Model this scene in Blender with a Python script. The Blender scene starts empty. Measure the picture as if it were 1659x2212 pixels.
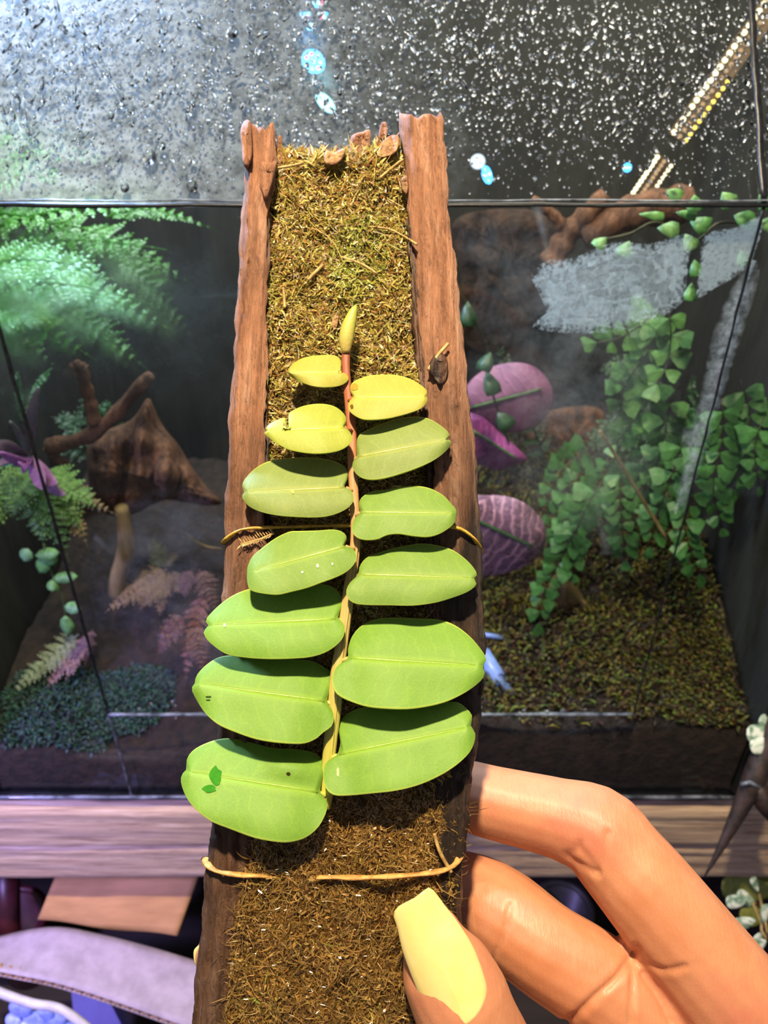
import bpy, math, random
import numpy as np
from mathutils import Vector, Matrix

# ------------------------------------------------------------------ camera, world, lights, exposure
scene = bpy.context.scene
col = scene.collection
FPX = 1660.0
W_, H_ = 1659.0, 2212.0
PITCH = math.radians(33.2)
R_ = Vector((1, 0, 0))
U_ = Vector((0, math.sin(PITCH), math.cos(PITCH)))
F_ = Vector((0, math.cos(PITCH), -math.sin(PITCH)))

cam_data = bpy.data.cameras.new('camera')
cam_data.sensor_fit = 'HORIZONTAL'
cam_data.sensor_width = 36.0
cam_data.lens = 36.0 * FPX / W_
cam_data.clip_start = 0.01
cam_data.clip_end = 20
cam_data.dof.use_dof = True
cam_data.dof.focus_distance = 0.168
cam_data.dof.aperture_fstop = 34
cam = bpy.data.objects.new('camera', cam_data)
col.objects.link(cam)
cam.matrix_world = Matrix(((1, 0, 0), U_, -F_)).transposed().to_4x4()
scene.camera = cam

scene.view_settings.view_transform = 'Standard'
scene.view_settings.look = 'None'
scene.view_settings.gamma = 1
scene.view_settings.use_curve_mapping = False
scene.view_settings.exposure = 0.0

# light paths: enough for glass, water and foliage, short enough to stay quick
cy = scene.cycles
cy.max_bounces, cy.diffuse_bounces, cy.glossy_bounces, cy.transmission_bounces, cy.transparent_max_bounces = 6, 2, 2, 5, 14
cy.adaptive_threshold = .03

world = bpy.data.worlds.new('room_ambience')
scene.world = world
world.use_nodes = True
world.node_tree.nodes['Background'].inputs[0].default_value = (0.80, 0.80, 0.92, 1)
world.node_tree.nodes['Background'].inputs[1].default_value = 0.27


def area(name, loc, target, energy, color, sx, sy=None, shape='DISK', spread=180):
    d = bpy.data.lights.new(name, 'AREA')
    d.shape = shape
    d.size = sx
    if sy:
        d.size_y = sy
    d.energy = energy
    d.color = color
    d.spread = math.radians(spread)
    o = bpy.data.objects.new(name, d)
    col.objects.link(o)
    o.location = loc
    o.rotation_euler = (Vector(target) - Vector(loc)).to_track_quat('-Z', 'Y').to_euler()
    return o


# warm lamp hanging over the bench
area('warm_overhead_lamp', (-0.045, 0.085, 0.50), (0.0, 0.15, -0.12), 10.5, (1.0, 0.80, 0.54), 0.035)
# violet grow lamp at the bench's left end
area('violet_grow_lamp', (-0.42, 0.06, -0.10), (-0.20, 0.31, -0.47), 0.9, (0.42, 0.34, 1.0), 0.06, spread=75)
# grow lights in the hood of the tank, plus an added blue fill
area('tank_light_cool', (-0.17, 0.48, 0.106), (-0.17, 0.38, -0.3), 1.9, (0.88, 0.97, 1.0), 0.12, 0.06, 'RECTANGLE')
area('hood_mist_blue_fill', (-0.19, 0.45, 0.095), (-0.13, 0.34, 0.05), 3.1, (0.34, 0.55, 1.0), 0.06, spread=105)  # added unseen blue light, aimed at the hood pane to brighten its mist
area('tank_light_warm', (0.12, 0.485, 0.108), (0.11, 0.42, -0.3), 0.95, (1.0, 0.93, 0.78), 0.16, 0.10, 'RECTANGLE')

# ------------------------------------------------------------------ projection helpers
def uv_of(px, py):
    return (px - W_ / 2) / FPX, (H_ / 2 - py) / FPX


def ray(px, py):
    u, v = uv_of(px, py)
    return F_ + R_ * u + U_ * v


def P(px, py, d):                       # world point at camera depth d
    return ray(px, py) * d


def GY(px, py, Y):                      # world point on the vertical plane y = Y
    r = ray(px, py)
    return r * (Y / r.y)


def project(p):
    d = p.dot(F_)
    return W_ / 2 + FPX * p.dot(R_) / d, H_ / 2 - FPX * p.dot(U_) / d, d


# the mount's own frame
D0, M0 = 0.1752, 0.2285
A0 = math.atan(M0)
PX_, PY_, PZ_ = R_, U_ * math.cos(A0) + F_ * math.sin(A0), -F_ * math.cos(A0) + U_ * math.sin(A0)
PO_ = F_ * D0
MPL = Matrix(((PX_.x, PY_.x, PZ_.x, PO_.x), (PX_.y, PY_.y, PZ_.y, PO_.y), (PX_.z, PY_.z, PZ_.z, PO_.z), (0, 0, 0, 1)))


def PL(px, py, h=0.0):                  # local point of the mount under a pixel, h above the rails' face
    r = ray(px, py)
    n = PZ_
    t = (PO_.dot(n) + h) / r.dot(n)
    q = r * t - PO_
    return Vector((q.dot(PX_), q.dot(PY_), h))


# the tank
YG = 0.30
Z_EDGE = GY(830, 442, YG).z
Z_DOOR = GY(830, 1542, YG).z
Z_BASE = GY(830, 1722, YG).z
XL, XR, XD0, XD1, YB = -0.240, 0.216, -0.155, 0.1405, 0.56
HOOD = Vector((0, 5.16, 6.06)).normalized()
HOOD_N = Vector((0, -HOOD.z, HOOD.y))
HOOD_O = Vector((0, YG, Z_EDGE))


def HP(px, py, off=0.0):                # point on the sloping hood pane (off > 0 outside)
    r = ray(px, py)
    t = (HOOD_O.dot(HOOD_N) + off) / r.dot(HOOD_N)
    return r * t


# ------------------------------------------------------------------ mesh helpers
rng = random.Random(7)


class MB:
    def __init__(self):
        self.v, self.f, self.uv, self.c = [], [], [], []

    def add(self, verts, faces, color=None, uvs=None):
        b = len(self.v)
        self.v.extend([tuple(p) for p in verts])
        self.f.extend([tuple(i + b for i in q) for q in faces])
        if uvs is not None:
            self.uv.extend(uvs)
        elif self.uv:
            self.uv.extend([(0, 0)] * len(verts))
        if color is not None:
            self.c.extend([color] * len(verts))
        return b

    def mesh(self, name, smooth=True):
        m = bpy.data.meshes.new(name)
        m.from_pydata(self.v, [], self.f)
        if smooth:
            m.polygons.foreach_set('use_smooth', [True] * len(m.polygons))
        if self.uv and len(self.uv) == len(self.v):
            l = m.uv_layers.new(name='UVMap')
            idx = np.zeros(len(m.loops), dtype=np.int32)
            m.loops.foreach_get('vertex_index', idx)
            l.data.foreach_set('uv', np.array(self.uv, dtype=np.float32)[idx].ravel())
        if self.c and len(self.c) == len(self.v):
            a = m.color_attributes.new('tint', 'FLOAT_COLOR', 'POINT')
            a.data.foreach_set('color', np.array([(*k, 1) for k in self.c], dtype=np.float32).ravel())
        m.update()
        return m


def link(o, parent=None, label=None, cat=None, kind=None, group=None, color=None):
    if o.name not in col.objects:
        col.objects.link(o)
    if parent is not None:
        o.parent = parent
        o.matrix_parent_inverse = parent.matrix_basis.inverted()
    if label:
        o['label'] = label
    if cat:
        o['category'] = cat
    if kind:
        o['kind'] = kind
    if group:
        o['group'] = group
    if color is not None:
        o.color = (*color, 1)
    return o


def obj(name, mb, mat, parent=None, label=None, cat=None, kind=None, group=None, basis=None, smooth=True, color=None, solid=0, subsurf=0):
    m = mb if isinstance(mb, bpy.types.Mesh) else mb.mesh(name, smooth)
    if len(m.materials) == 0:
        m.materials.append(mat)
    o = bpy.data.objects.new(name, m)
    if basis is not None:
        o.matrix_basis = basis
    link(o, parent, label, cat, kind, group, color)
    if solid:
        s = o.modifiers.new('thickness', 'SOLIDIFY')
        s.thickness = solid
        s.offset = -1
    if subsurf:
        s = o.modifiers.new('smooth', 'SUBSURF')
        s.levels = s.render_levels = subsurf
    return o


def root(name, loc, label, cat, group=None):
    o = bpy.data.objects.new(name, None)
    o.location = loc
    o.empty_display_size = 0.01
    return link(o, None, label, cat, None, group)


def catmull(pts, n, closed=True):
    pts = [Vector(p) for p in pts]
    k = len(pts)
    segs = k if closed else k - 1
    dense = []
    for i in range(segs):
        if closed:
            a, b, c, d = pts[i - 1], pts[i], pts[(i + 1) % k], pts[(i + 2) % k]
        else:
            a, b, c, d = pts[max(i - 1, 0)], pts[i], pts[i + 1], pts[min(i + 2, k - 1)]
        for j in range(10):
            t = j / 10
            dense.append(0.5 * ((2 * b) + (c - a) * t + (2 * a - 5 * b + 4 * c - d) * t * t + (3 * b - a - 3 * c + d) * t ** 3))
    if not closed:
        dense.append(pts[-1])
    else:
        dense.append(dense[0])
    L = [0]
    for i in range(1, len(dense)):
        L.append(L[-1] + (dense[i] - dense[i - 1]).length)
    out = []
    m = n if closed else n - 1
    j = 0
    for i in range(n):
        s = L[-1] * i / m
        while j < len(L) - 2 and L[j + 1] < s:
            j += 1
        w = (s - L[j]) / max(L[j + 1] - L[j], 1e-12)
        out.append(dense[j].lerp(dense[j + 1], min(max(w, 0), 1)))
    return out


def tube(mb, pts, radii, seg=8, caps=True, color=None, flat=1.0, ref=Vector((0.3, -0.2, 0.93))):
    pts = [Vector(p) for p in pts]
    n = len(pts)
    if not hasattr(radii, '__len__'):
        radii = [radii] * n
    vs, fs = [], []
    for i, p in enumerate(pts):
        t = (pts[min(i + 1, n - 1)] - pts[max(i - 1, 0)]).normalized()
        a = t.cross(ref)
        if a.length < 1e-4:
            a = t.cross(Vector((1, 0, 0)))
        a.normalize()
        b = a.cross(t).normalized()
        for k in range(seg):
            w = 2 * math.pi * k / seg
            vs.append(p + a * (radii[i] * math.cos(w)) + b * (radii[i] * flat * math.sin(w)))
    for i in range(n - 1):
        for k in range(seg):
            k2 = (k + 1) % seg
            fs.append((i * seg + k, i * seg + k2, (i + 1) * seg + k2, (i + 1) * seg + k))
    if caps:
        fs.append(tuple(range(seg))[::-1])
        fs.append(tuple((n - 1) * seg + k for k in range(seg)))
    mb.add(vs, fs, color, [(0, i / max(n - 1, 1)) for i in range(n) for _ in range(seg)] if mb.uv or not mb.v else None)


def box(mb, lo, hi):
    x0, y0, z0 = lo
    x1, y1, z1 = hi
    mb.add([(x0, y0, z0), (x1, y0, z0), (x1, y1, z0), (x0, y1, z0), (x0, y0, z1), (x1, y0, z1), (x1, y1, z1), (x0, y1, z1)],
           [(0, 3, 2, 1), (4, 5, 6, 7), (0, 1, 5, 4), (1, 2, 6, 5), (2, 3, 7, 6), (3, 0, 4, 7)])


def slab(mb, a, b, c, d, n, th):        # quad a b c d with thickness th along -n
    a, b, c, d, n = (Vector(k) for k in (a, b, c, d, n))
    n = n.normalized() * th
    mb.add([a, b, c, d, a - n, b - n, c - n, d - n],
           [(0, 1, 2, 3), (7, 6, 5, 4), (0, 4, 5, 1), (1, 5, 6, 2), (2, 6, 7, 3), (3, 7, 4, 0)])


def ringfill(outline, b, e, rings, place, uvsign=True, two_sided=None):
    """outline: 2-D points; b, e: ends of the middle line. place(p2, r, s, side) -> 3-D vertex."""
    b, e = Vector(b), Vector(e)
    ax = e - b
    L2 = ax.length_squared
    n = len(outline)
    vs, uvs, fs = [], [], []
    for r in rings:
        for p in outline:
            s = min(max((p - b).dot(ax) / L2, 0.05), 0.95)
            q = b + ax * s
            side = 1 if ax.x * (p.y - b.y) - ax.y * (p.x - b.x) > 0 else -1
            v2 = q.lerp(p, r)
            vs.append(place(v2, r, s, side))
            uvs.append((s, 0.5 + 0.5 * r * side))
    m = len(rings)
    for j in range(m - 1):
        for i in range(n):
            i2 = (i + 1) % n
            fs.append((j * n + i, j * n + i2, (j + 1) * n + i2, (j + 1) * n + i))
    return vs, fs, uvs


def inflate(mb, outline, b, e, point, thick, n=40, back=0.6, lump=0.0, seed=0, rings=(0, .3, .55, .75, .9, .98, 1.0), rough=0.0, power=2):
    """closed solid with the given silhouette; point(px, py, h) -> 3-D, h towards the viewer."""
    o2 = catmull(outline, n)
    r0 = random.Random(seed)
    ph = [r0.uniform(0, 6.28) for _ in range(6)]

    def hh(v, r):
        k = math.sqrt(max(0, 1 - r ** power))
        l = 1 + lump * (math.sin(v.x * .045 + ph[0]) * math.sin(v.y * .02 + ph[1]) + .6 * math.sin(v.x * .11 + ph[2] + v.y * .01) + .4 * math.sin(v.y * .09 + ph[3]))
        return thick * k * (l + rough * (r0.uniform(-1, 1) + 1.3 * math.sin(v.x * .31 + 2 * math.sin(v.y * .03) + ph[4])))
    v1, f1, u1 = ringfill(o2, b, e, rings, lambda v, r, s, side: point(v.x, v.y, hh(v, r)))
    v2, f2, u2 = ringfill(o2, b, e, rings, lambda v, r, s, side: point(v.x, v.y, -back * hh(v, r)))
    mb.add(v1, f1, None, u1)
    mb.add(v2, [q[::-1] for q in f2], None, u2)


# ------------------------------------------------------------------ materials
def lin(c):
    if isinstance(c, str):
        c = tuple(int(c[i:i + 2], 16) / 255 for i in (1, 3, 5))
        c = tuple(k / 12.92 if k <= .04045 else ((k + .055) / 1.055) ** 2.4 for k in c)
    return (*c[:3], 1)


class NT:
    def __init__(self, name):
        self.m = bpy.data.materials.new(name)
        self.m.use_nodes = True
        self.t = self.m.node_tree
        self.t.nodes.clear()
        self.out = self.n('ShaderNodeOutputMaterial')

    def n(self, typ, **kw):
        k = self.t.nodes.new(typ)
        for a, b in kw.items():
            setattr(k, a, b)
        return k

    def l(self, a, b):
        self.t.links.new(a, b)

    def set(self, sock, v):
        if isinstance(v, bpy.types.NodeSocket):
            self.l(v, sock)
        else:
            sock.default_value = v

    def coord(self, which='Object', scale=(1, 1, 1)):
        tc = self.n('ShaderNodeTexCoord')
        mp = self.n('ShaderNodeMapping')
        mp.inputs['Scale'].default_value = scale
        self.l(tc.outputs[which], mp.inputs['Vector'])
        return mp.outputs[0]

    def noise(self, vec, scale, detail=4, rough=.6, dist=0):
        k = self.n('ShaderNodeTexNoise')
        self.l(vec, k.inputs['Vector'])
        k.inputs['Scale'].default_value = scale
        k.inputs['Detail'].default_value = detail
        k.inputs['Roughness'].default_value = rough
        k.inputs['Distortion'].default_value = dist
        return k.outputs[0]

    def voro(self, vec, scale, feature='F1'):
        k = self.n('ShaderNodeTexVoronoi', feature=feature)
        self.l(vec, k.inputs['Vector'])
        k.inputs['Scale'].default_value = scale
        return k.outputs[0]

    def ramp(self, fac, stops):
        k = self.n('ShaderNodeValToRGB')
        self.l(fac, k.inputs[0])
        el = k.color_ramp.elements
        while len(el) < len(stops):
            el.new(0.5)
        for e, (p, c) in zip(el, stops):
            e.position = p
            e.color = lin(c) if not isinstance(c, (int, float)) else (c, c, c, 1)
        return k.outputs[0]

    def mix(self, fac, a, b, mode='MIX'):
        k = self.n('ShaderNodeMix', data_type='RGBA', blend_type=mode)
        self.set(k.inputs[0], fac)
        self.set(k.inputs[6], a if isinstance(a, bpy.types.NodeSocket) else lin(a))
        self.set(k.inputs[7], b if isinstance(b, bpy.types.NodeSocket) else lin(b))
        return k.outputs[2]

    def math(self, op, a, b=0.0, clamp=False):
        k = self.n('ShaderNodeMath', operation=op, use_clamp=clamp)
        self.set(k.inputs[0], a)
        self.set(k.inputs[1], b)
        return k.outputs[0]

    def mapr(self, v, a, b, c=0.0, d=1.0):
        k = self.n('ShaderNodeMapRange')
        self.set(k.inputs[0], v)
        for i, q in enumerate((a, b, c, d)):
            k.inputs[i + 1].default_value = q
        return k.outputs[0]

    def sep(self, vec):
        k = self.n('ShaderNodeSeparateXYZ')
        self.l(vec, k.inputs[0])
        return k.outputs

    def bump(self, h, strength, dist):
        k = self.n('ShaderNodeBump')
        self.l(h, k.inputs['Height'])
        k.inputs['Strength'].default_value = strength
        k.inputs['Distance'].default_value = dist
        return k.outputs[0]

    def bsdf(self, color, rough=.6, normal=None, **kw):
        k = self.n('ShaderNodeBsdfPrincipled')
        self.set(k.inputs['Base Color'], color if isinstance(color, bpy.types.NodeSocket) else lin(color))
        self.set(k.inputs['Roughness'], rough)
        if normal is not None:
            self.l(normal, k.inputs['Normal'])
        for a, b in kw.items():
            self.set(k.inputs[a.replace('_', ' ')], b)
        return k.outputs[0]

    def done(self, sh):
        self.l(sh, self.out.inputs['Surface'])
        return self.m

    def mixs(self, fac, a, b):
        k = self.n('ShaderNodeMixShader')
        self.set(k.inputs[0], fac)
        self.l(a, k.inputs[1])
        self.l(b, k.inputs[2])
        return k.outputs[0]

    def objcolor(self):
        return self.n('ShaderNodeObjectInfo').outputs['Color']


def simple(name, c1, c2, scale, rough=.6, bump=.4, bdist=.0006, stretch=(1, 1, 1), lo=.35, hi=.65, detail=5, **kw):
    t = NT(name)
    v = t.coord('Object', stretch)
    nz = t.noise(v, scale, detail)
    c = t.ramp(nz, [(lo, c1), (hi, c2)])
    return t.done(t.bsdf(c, rough, t.bump(nz, bump, bdist), **kw))


def tinted(name, rough=.5, scale=600, var=.35, bump=.3, transl=.0, spec=.5, sheen=0.0):
    """colour from the object, mottled by noise"""
    t = NT(name)
    v = t.coord('Object')
    nz = t.noise(v, scale, 4)
    oc = t.objcolor()
    dark = t.mix(1.0, oc, (1 - var, 1 - var, 1 - var), 'MULTIPLY')
    c = t.mix(t.mapr(nz, .35, .65), dark, oc)
    s = t.bsdf(c, rough, t.bump(nz, bump, .0004), **{'Specular_IOR_Level': spec})
    if transl:
        k = t.n('ShaderNodeBsdfTranslucent')
        t.l(c, k.inputs[0])
        s = t.mixs(transl, s, k.outputs[0])
    return t.done(s)


def emit(name, color, strength):
    t = NT(name)
    e = t.n('ShaderNodeEmission')
    e.inputs[0].default_value = lin(color)
    e.inputs[1].default_value = strength
    return t.done(e.outputs[0])


def m_railwood():
    t = NT('mount_wood')
    v = t.coord('Object', (1, .07, 1))
    fine = t.noise(v, 1500, 6, .7)
    coarse = t.noise(v, 330, 5, .6, .6)
    y = t.sep(t.coord('Object'))[1]
    blot = t.noise(t.coord('Object', (1, .4, 1)), 70, 4)
    wet = t.math('ADD', t.mapr(y, .045, -.045, 0, 1), t.mapr(blot, .3, .7, -.32, .32), True)
    x = t.sep(t.coord('Object'))[0]
    wet = t.math('ADD', wet, t.math('MULTIPLY', t.mapr(x, -.01, .02, -.22, .2), t.mapr(y, .07, .02, 0, 1)), True)
    dry = t.ramp(coarse, [(.26, '#64422e'), (.40, '#9a6848'), (.55, '#b4805f'), (.72, '#cba084')])
    dk = t.ramp(coarse, [(.3, '#0d0907'), (.5, '#261a11'), (.68, '#4c392a')])
    c = t.mix(wet, dry, dk)
    c = t.mix(t.math('MULTIPLY', t.mapr(fine, .45, .66, 0, .75), t.mapr(t.noise(t.coord('Object', (1, .3, 1)), 2600, 3), .35, .6, .3, 1)), c, t.mix(wet, '#5a3824', '#15100b'))
    h = t.math('ADD', fine, coarse)
    return t.done(t.bsdf(c, t.mapr(wet, 0, 1, .75, .42), t.bump(h, .9, .0013)))


def m_bark():
    return simple('dark_bark', '#150d09', '#5a3c28', 420, .6, .9, .001, (1, .12, 1))


def m_moss():
    t = NT('moss')
    a = t.n('ShaderNodeVertexColor', layer_name='tint')
    y = t.sep(t.coord('Object'))[1]
    wet = t.mapr(y, .03, -.06, 0, 1)
    s = t.bsdf(a.outputs[0], t.mapr(wet, 0, 1, .42, .13), Specular_IOR_Level=.7)
    k = t.n('ShaderNodeBsdfTranslucent')
    t.l(a.outputs[0], k.inputs[0])
    return t.done(t.mixs(.25, s, k.outputs[0]))


def m_mossbed():
    t = NT('moss_bed')
    v = t.coord('Object')
    nz = t.noise(v, 500, 6, .7)
    y = t.sep(v)[1]
    wet = t.mapr(y, .05, -.05, 0, 1)
    c = t.mix(wet, t.ramp(nz, [(.3, '#2a1c0a'), (.5, '#5d4a1c'), (.7, '#8f7d35')]), t.ramp(nz, [(.3, '#2a180a'), (.5, '#63421c'), (.7, '#8a652e')]))
    return t.done(t.bsdf(c, t.mapr(wet, 0, 1, .6, .16), t.bump(nz, 1.0, .002)))


def m_vineleaf():
    t = NT('vine_leaf')
    uv = t.coord('UV')
    u, v, _ = t.sep(uv)
    r = t.math('MULTIPLY', t.math('ABSOLUTE', t.math('SUBTRACT', v, .5)), 2.0)
    ob = t.coord('Object')
    fine = t.noise(ob, 2600, 3)
    blot = t.noise(ob, 150, 4)
    oc = t.objcolor()
    c = t.mix(t.mapr(blot, .35, .7, 0, .55), oc, t.mix(1.0, oc, (.72, .80, .62), 'MULTIPLY'))
    c = t.mix(t.mapr(fine, .4, .65, 0, .35), c, t.mix(1.0, oc, (1.3, 1.22, 1.2), 'MULTIPLY'))
    # side veins: soft lighter lines running off the middle
    w = t.math('ADD', t.math('MULTIPLY', u, 46.0), t.math('MULTIPLY', r, 7.0))
    w = t.math('ADD', w, t.math('MULTIPLY', blot, 16.0))
    vein = t.mapr(t.math('SINE', w), .80, 1.0, 0, .15)
    light = t.mix(1.0, oc, (1.7, 1.45, 1.15), 'MULTIPLY')
    c = t.mix(vein, c, light)
    c = t.mix(t.mapr(r, .16, .0, 0, .6), c, light)
    c = t.mix(t.mapr(r, .955, 1.0, 0, .85), c, '#c3d45c')
    n = t.bump(t.math('ADD', fine, t.math('MULTIPLY', vein, -.3)), .12, .0004)
    s = t.bsdf(c, .56, n, Specular_IOR_Level=.3)
    k = t.n('ShaderNodeBsdfTranslucent')
    t.l(c, k.inputs[0])
    return t.done(t.mixs(.10, s, k.outputs[0]))


def m_stem():
    t = NT('vine_stem')
    ob = t.coord('Object')
    y = t.sep(ob)[1]
    nz = t.noise(t.coord('Object', (1, .1, 1)), 900, 4)
    c = t.ramp(t.mapr(y, -.064, .037), [(0, '#b9bd45'), (.3, '#bfae62'), (.62, '#c09a64'), (.82, '#a8663f'), (1, '#9a5038')])
    c = t.mix(t.mapr(nz, .4, .7, 0, .35), c, '#7a5a2a')
    return t.done(t.bsdf(c, .5, t.bump(nz, .5, .0005)))


def m_bud():
    t = NT('bud')
    ob = t.coord('Object')
    y = t.sep(ob)[1]
    nz = t.noise(ob, 1500, 4)
    c = t.ramp(t.mapr(y, .036, .050), [(0, '#b98d5e'), (.35, '#b5ac55'), (1, '#a3b543')])
    c = t.mix(t.mapr(nz, .5, .7, 0, .3), c, '#8f8a40')
    return t.done(t.bsdf(c, .45, t.bump(nz, .3, .0003)))


def m_skin():
    t = NT('skin')
    ob = t.coord('Object')
    big = t.noise(ob, 45, 3)
    cell = t.voro(t.coord('Object', (1, .45, .7)), 1150, 'DISTANCE_TO_EDGE')
    lines = t.noise(t.coord('Object', (1, .12, .2)), 1300, 3, .5, .5)
    c = t.ramp(big, [(.3, '#bd7c56'), (.5, '#c98b66'), (.72, '#c1765c')])
    c = t.mix(t.mapr(cell, 0, .12, .12, 0), c, '#b8603e')
    h = t.math('ADD', t.mapr(cell, 0, .15, 0, .12), lines)
    k = t.bsdf(c, .47, t.bump(h, .30, .0003), Subsurface_Weight=.28, Subsurface_Scale=.0022, Subsurface_Radius=(1.0, .35, .16), Specular_IOR_Level=.45)
    return t.done(k)


def m_nail():
    t = NT('nail_polish')
    nz = t.noise(t.coord('Object'), 180, 3)
    c = t.ramp(nz, [(.3, '#eed983'), (.7, '#f3e29a')])
    return t.done(t.bsdf(c, .16, None, Coat_Weight=.4, Coat_Roughness=.08, Subsurface_Weight=.1, Subsurface_Scale=.001))


def m_glass():
    t = NT('clear_glass')
    tr = t.n('ShaderNodeBsdfTransparent')
    tr.inputs[0].default_value = (.95, .97, .96, 1)
    g = t.n('ShaderNodeBsdfGlossy')
    g.inputs['Roughness'].default_value = .01
    lw = t.n('ShaderNodeLayerWeight')
    lw.inputs[0].default_value = .5
    fac = t.math('ADD', t.math('MULTIPLY', t.math('POWER', lw.outputs['Facing'], 4.0), .5), .016)
    return t.done(t.mixs(fac, tr.outputs[0], g.outputs[0]))


def m_water():
    t = NT('water_drop')
    return t.done(t.bsdf((1, 1, 1), .0, None, Transmission_Weight=1.0, IOR=1.33))


def m_film(name, dens, scale, thr0, thr1, white=.5, use_uv=True, edge=(.55, 1.0), color=(.92, .95, .98), rough=.45, ior=1.12, gradx=None):
    """a film of condensation or mineral scale lying on the pane; density from noise and its own outline"""
    t = NT(name)
    ob = t.coord('Object')
    a = t.mapr(t.noise(ob, scale, 7, .7), thr0, thr1, 0, 1)
    a = t.math('MULTIPLY', a, dens)
    if use_uv:
        _, v, _ = t.sep(t.coord('UV'))
        r = t.math('MULTIPLY', t.math('ABSOLUTE', t.math('SUBTRACT', v, .5)), 2.0)
        nz = t.noise(ob, scale * .9, 6, .7)
        r = t.math('ADD', r, t.mapr(nz, .3, .7, -.3, .3))
        a = t.math('MULTIPLY', a, t.mapr(r, edge[1], edge[0], 0, 1))
    if gradx:
        x = t.sep(ob)[0]
        nz = t.noise(ob, 14, 4)
        x = t.math('ADD', x, t.mapr(nz, .3, .7, -.03, .03))
        a = t.math('MULTIPLY', a, t.mapr(x, *gradx))
    tr = t.n('ShaderNodeBsdfTransparent')
    rf = t.n('ShaderNodeBsdfRefraction')
    rf.inputs['Roughness'].default_value = rough
    rf.inputs['IOR'].default_value = ior
    di = t.n('ShaderNodeBsdfDiffuse')
    di.inputs[0].default_value = lin(color)
    tl = t.n('ShaderNodeBsdfTranslucent')
    tl.inputs[0].default_value = lin(color)
    w = t.mixs(.5, di.outputs[0], tl.outputs[0])
    s = t.mixs(white, rf.outputs[0], w)
    return t.done(t.mixs(a, tr.outputs[0], s))


def m_board():
    t = NT('weathered_board')
    v = t.coord('Object', (.06, 1, 1))
    g = t.noise(v, 260, 7, .65, .8)
    f = t.noise(t.coord('Object', (.03, 1, 1)), 900, 5, .7)
    c = t.ramp(g, [(.27, '#6a5240'), (.40, '#b0957c'), (.55, '#d2b897'), (.72, '#e6d2b8')])
    c = t.mix(t.mapr(f, .55, .75, 0, .55), c, '#6a5547')
    return t.done(t.bsdf(c, .75, t.bump(t.math('ADD', g, f), .8, .0022)))


RAIL, BARK, MOSS, MOSSBED = m_railwood(), m_bark(), m_moss(), m_mossbed()
LEAF, STEM, BUD, SKIN, NAIL = m_vineleaf(), m_stem(), m_bud(), m_skin(), m_nail()
GLASS, WATER, BOARD = m_glass(), m_water(), m_board()
FOLIAGE = tinted('foliage', .45, 300, .4, .3, .25)
GENERIC = tinted('plain_tinted', .5, 400, .3, .3)
ROUGHWOOD = simple('bog_wood', '#2e1c14', '#94664a', 170, .8, 1.0, .006, (1, 1, .3), .3, .75, 9)
CORKDARK = simple('dark_cork', '#120c0a', '#4a3226', 120, .85, 1.0, .008, (1, 1, .8), .3, .75, 9)
PALEWOOD = simple('pale_wood', '#5f4a28', '#b39a62', 90, .7, .7, .002, (1, 1, .2), .3, .75)
SOIL = simple('soil', '#0e0a08', '#3a2820', 160, .85, 1.0, .004, (1, 1, 1), .3, .8, 8)
BLACK = simple('black_silicone', '#07080a', '#1d2025', 300, .35, .3, .0004)
BACKING = simple('cork_back_panel', '#060807', '#23241f', 60, .85, 1.0, .004, (1, 1, .12), .3, .75, 7)
CARD = simple('brown_cardboard', '#9a744a', '#b58a5a', 120, .85, .2, .0004, (.2, 1, 1))
WHITECARD = simple('grey_white_cardboard', '#8f8690', '#a69ca8', 90, .8, .2, .0004)
BAND = simple('tan_band', '#a5753a', '#dcae62', 500, .55, .6, .0005)
BANDY = simple('yellow_band', '#9a7a28', '#d6a93c', 500, .5, .6, .0005)
GLASSEDGE = simple('polished_glass_edge', '#2c323c', '#7a8492', 120, .15, .2, .0003)

# ================================================================== the room behind and below
WALLM = simple('dark_room_wall', '#17151a', '#25222a', 4, .9, .2, .002)
FLOORM = simple('dark_room_floor', '#1a1512', '#2c241e', 6, .8, .2, .002)
b = MB(); box(b, (-1.6, 1.10, -1.0), (1.6, 1.15, 1.1)); obj('wall_back', b, WALLM, kind='structure', smooth=False)
b = MB(); box(b, (-1.6, -1.0, -1.05), (1.6, 1.15, -1.0)); obj('floor', b, FLOORM, kind='structure', smooth=False)

# ================================================================== the shelf: two stacked boards
z_sh0, z_mid, z_sh1 = GY(200, 1741, YG).z, GY(200, 1822, YG).z, GY(200, 1891, YG).z


def board(name, z1, z0, y0, y1, label, seed):
    r0 = random.Random(seed)
    mb = MB()
    nx, prof = 90, 12
    vs, fs = [], []
    w = [r0.uniform(-.0006, .0006) for _ in range(prof * 2)]
    per = []
    for k in range(prof):
        per.append((y0, z1 + (z0 - z1) * k / (prof - 1)))
    for k in range(prof):
        per.append((y1, z0 + (z1 - z0) * k / (prof - 1)))
    m = len(per)
    for i in range(nx + 1):
        x = -.62 + 1.24 * i / nx
        for k, (y, z) in enumerate(per):
            dy = w[k] * math.sin(x * 23 + k) + r0.uniform(-.0003, .0003)
            if k in (0, prof - 1):
                dy += .0022
            if k in (3, 7) and y == y0:
                dy += .0009 + .0006 * math.sin(x * 17 + k * 2)
            dz = .0006 * math.sin(x * 31 + seed) if k in (0, prof - 1) else 0
            vs.append((x, y + (dy if y == y0 else 0), z + dz))
    for i in range(nx):
        for k in range(m):
            k2 = (k + 1) % m
            fs.append((i * m + k, i * m + k2, (i + 1) * m + k2, (i + 1) * m + k))
    fs.append(tuple(range(m))[::-1]); fs.append(tuple(nx * m + k for k in range(m)))
    mb.add(vs, fs)
    return obj(name, mb, BOARD, None, label, 'board')


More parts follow.
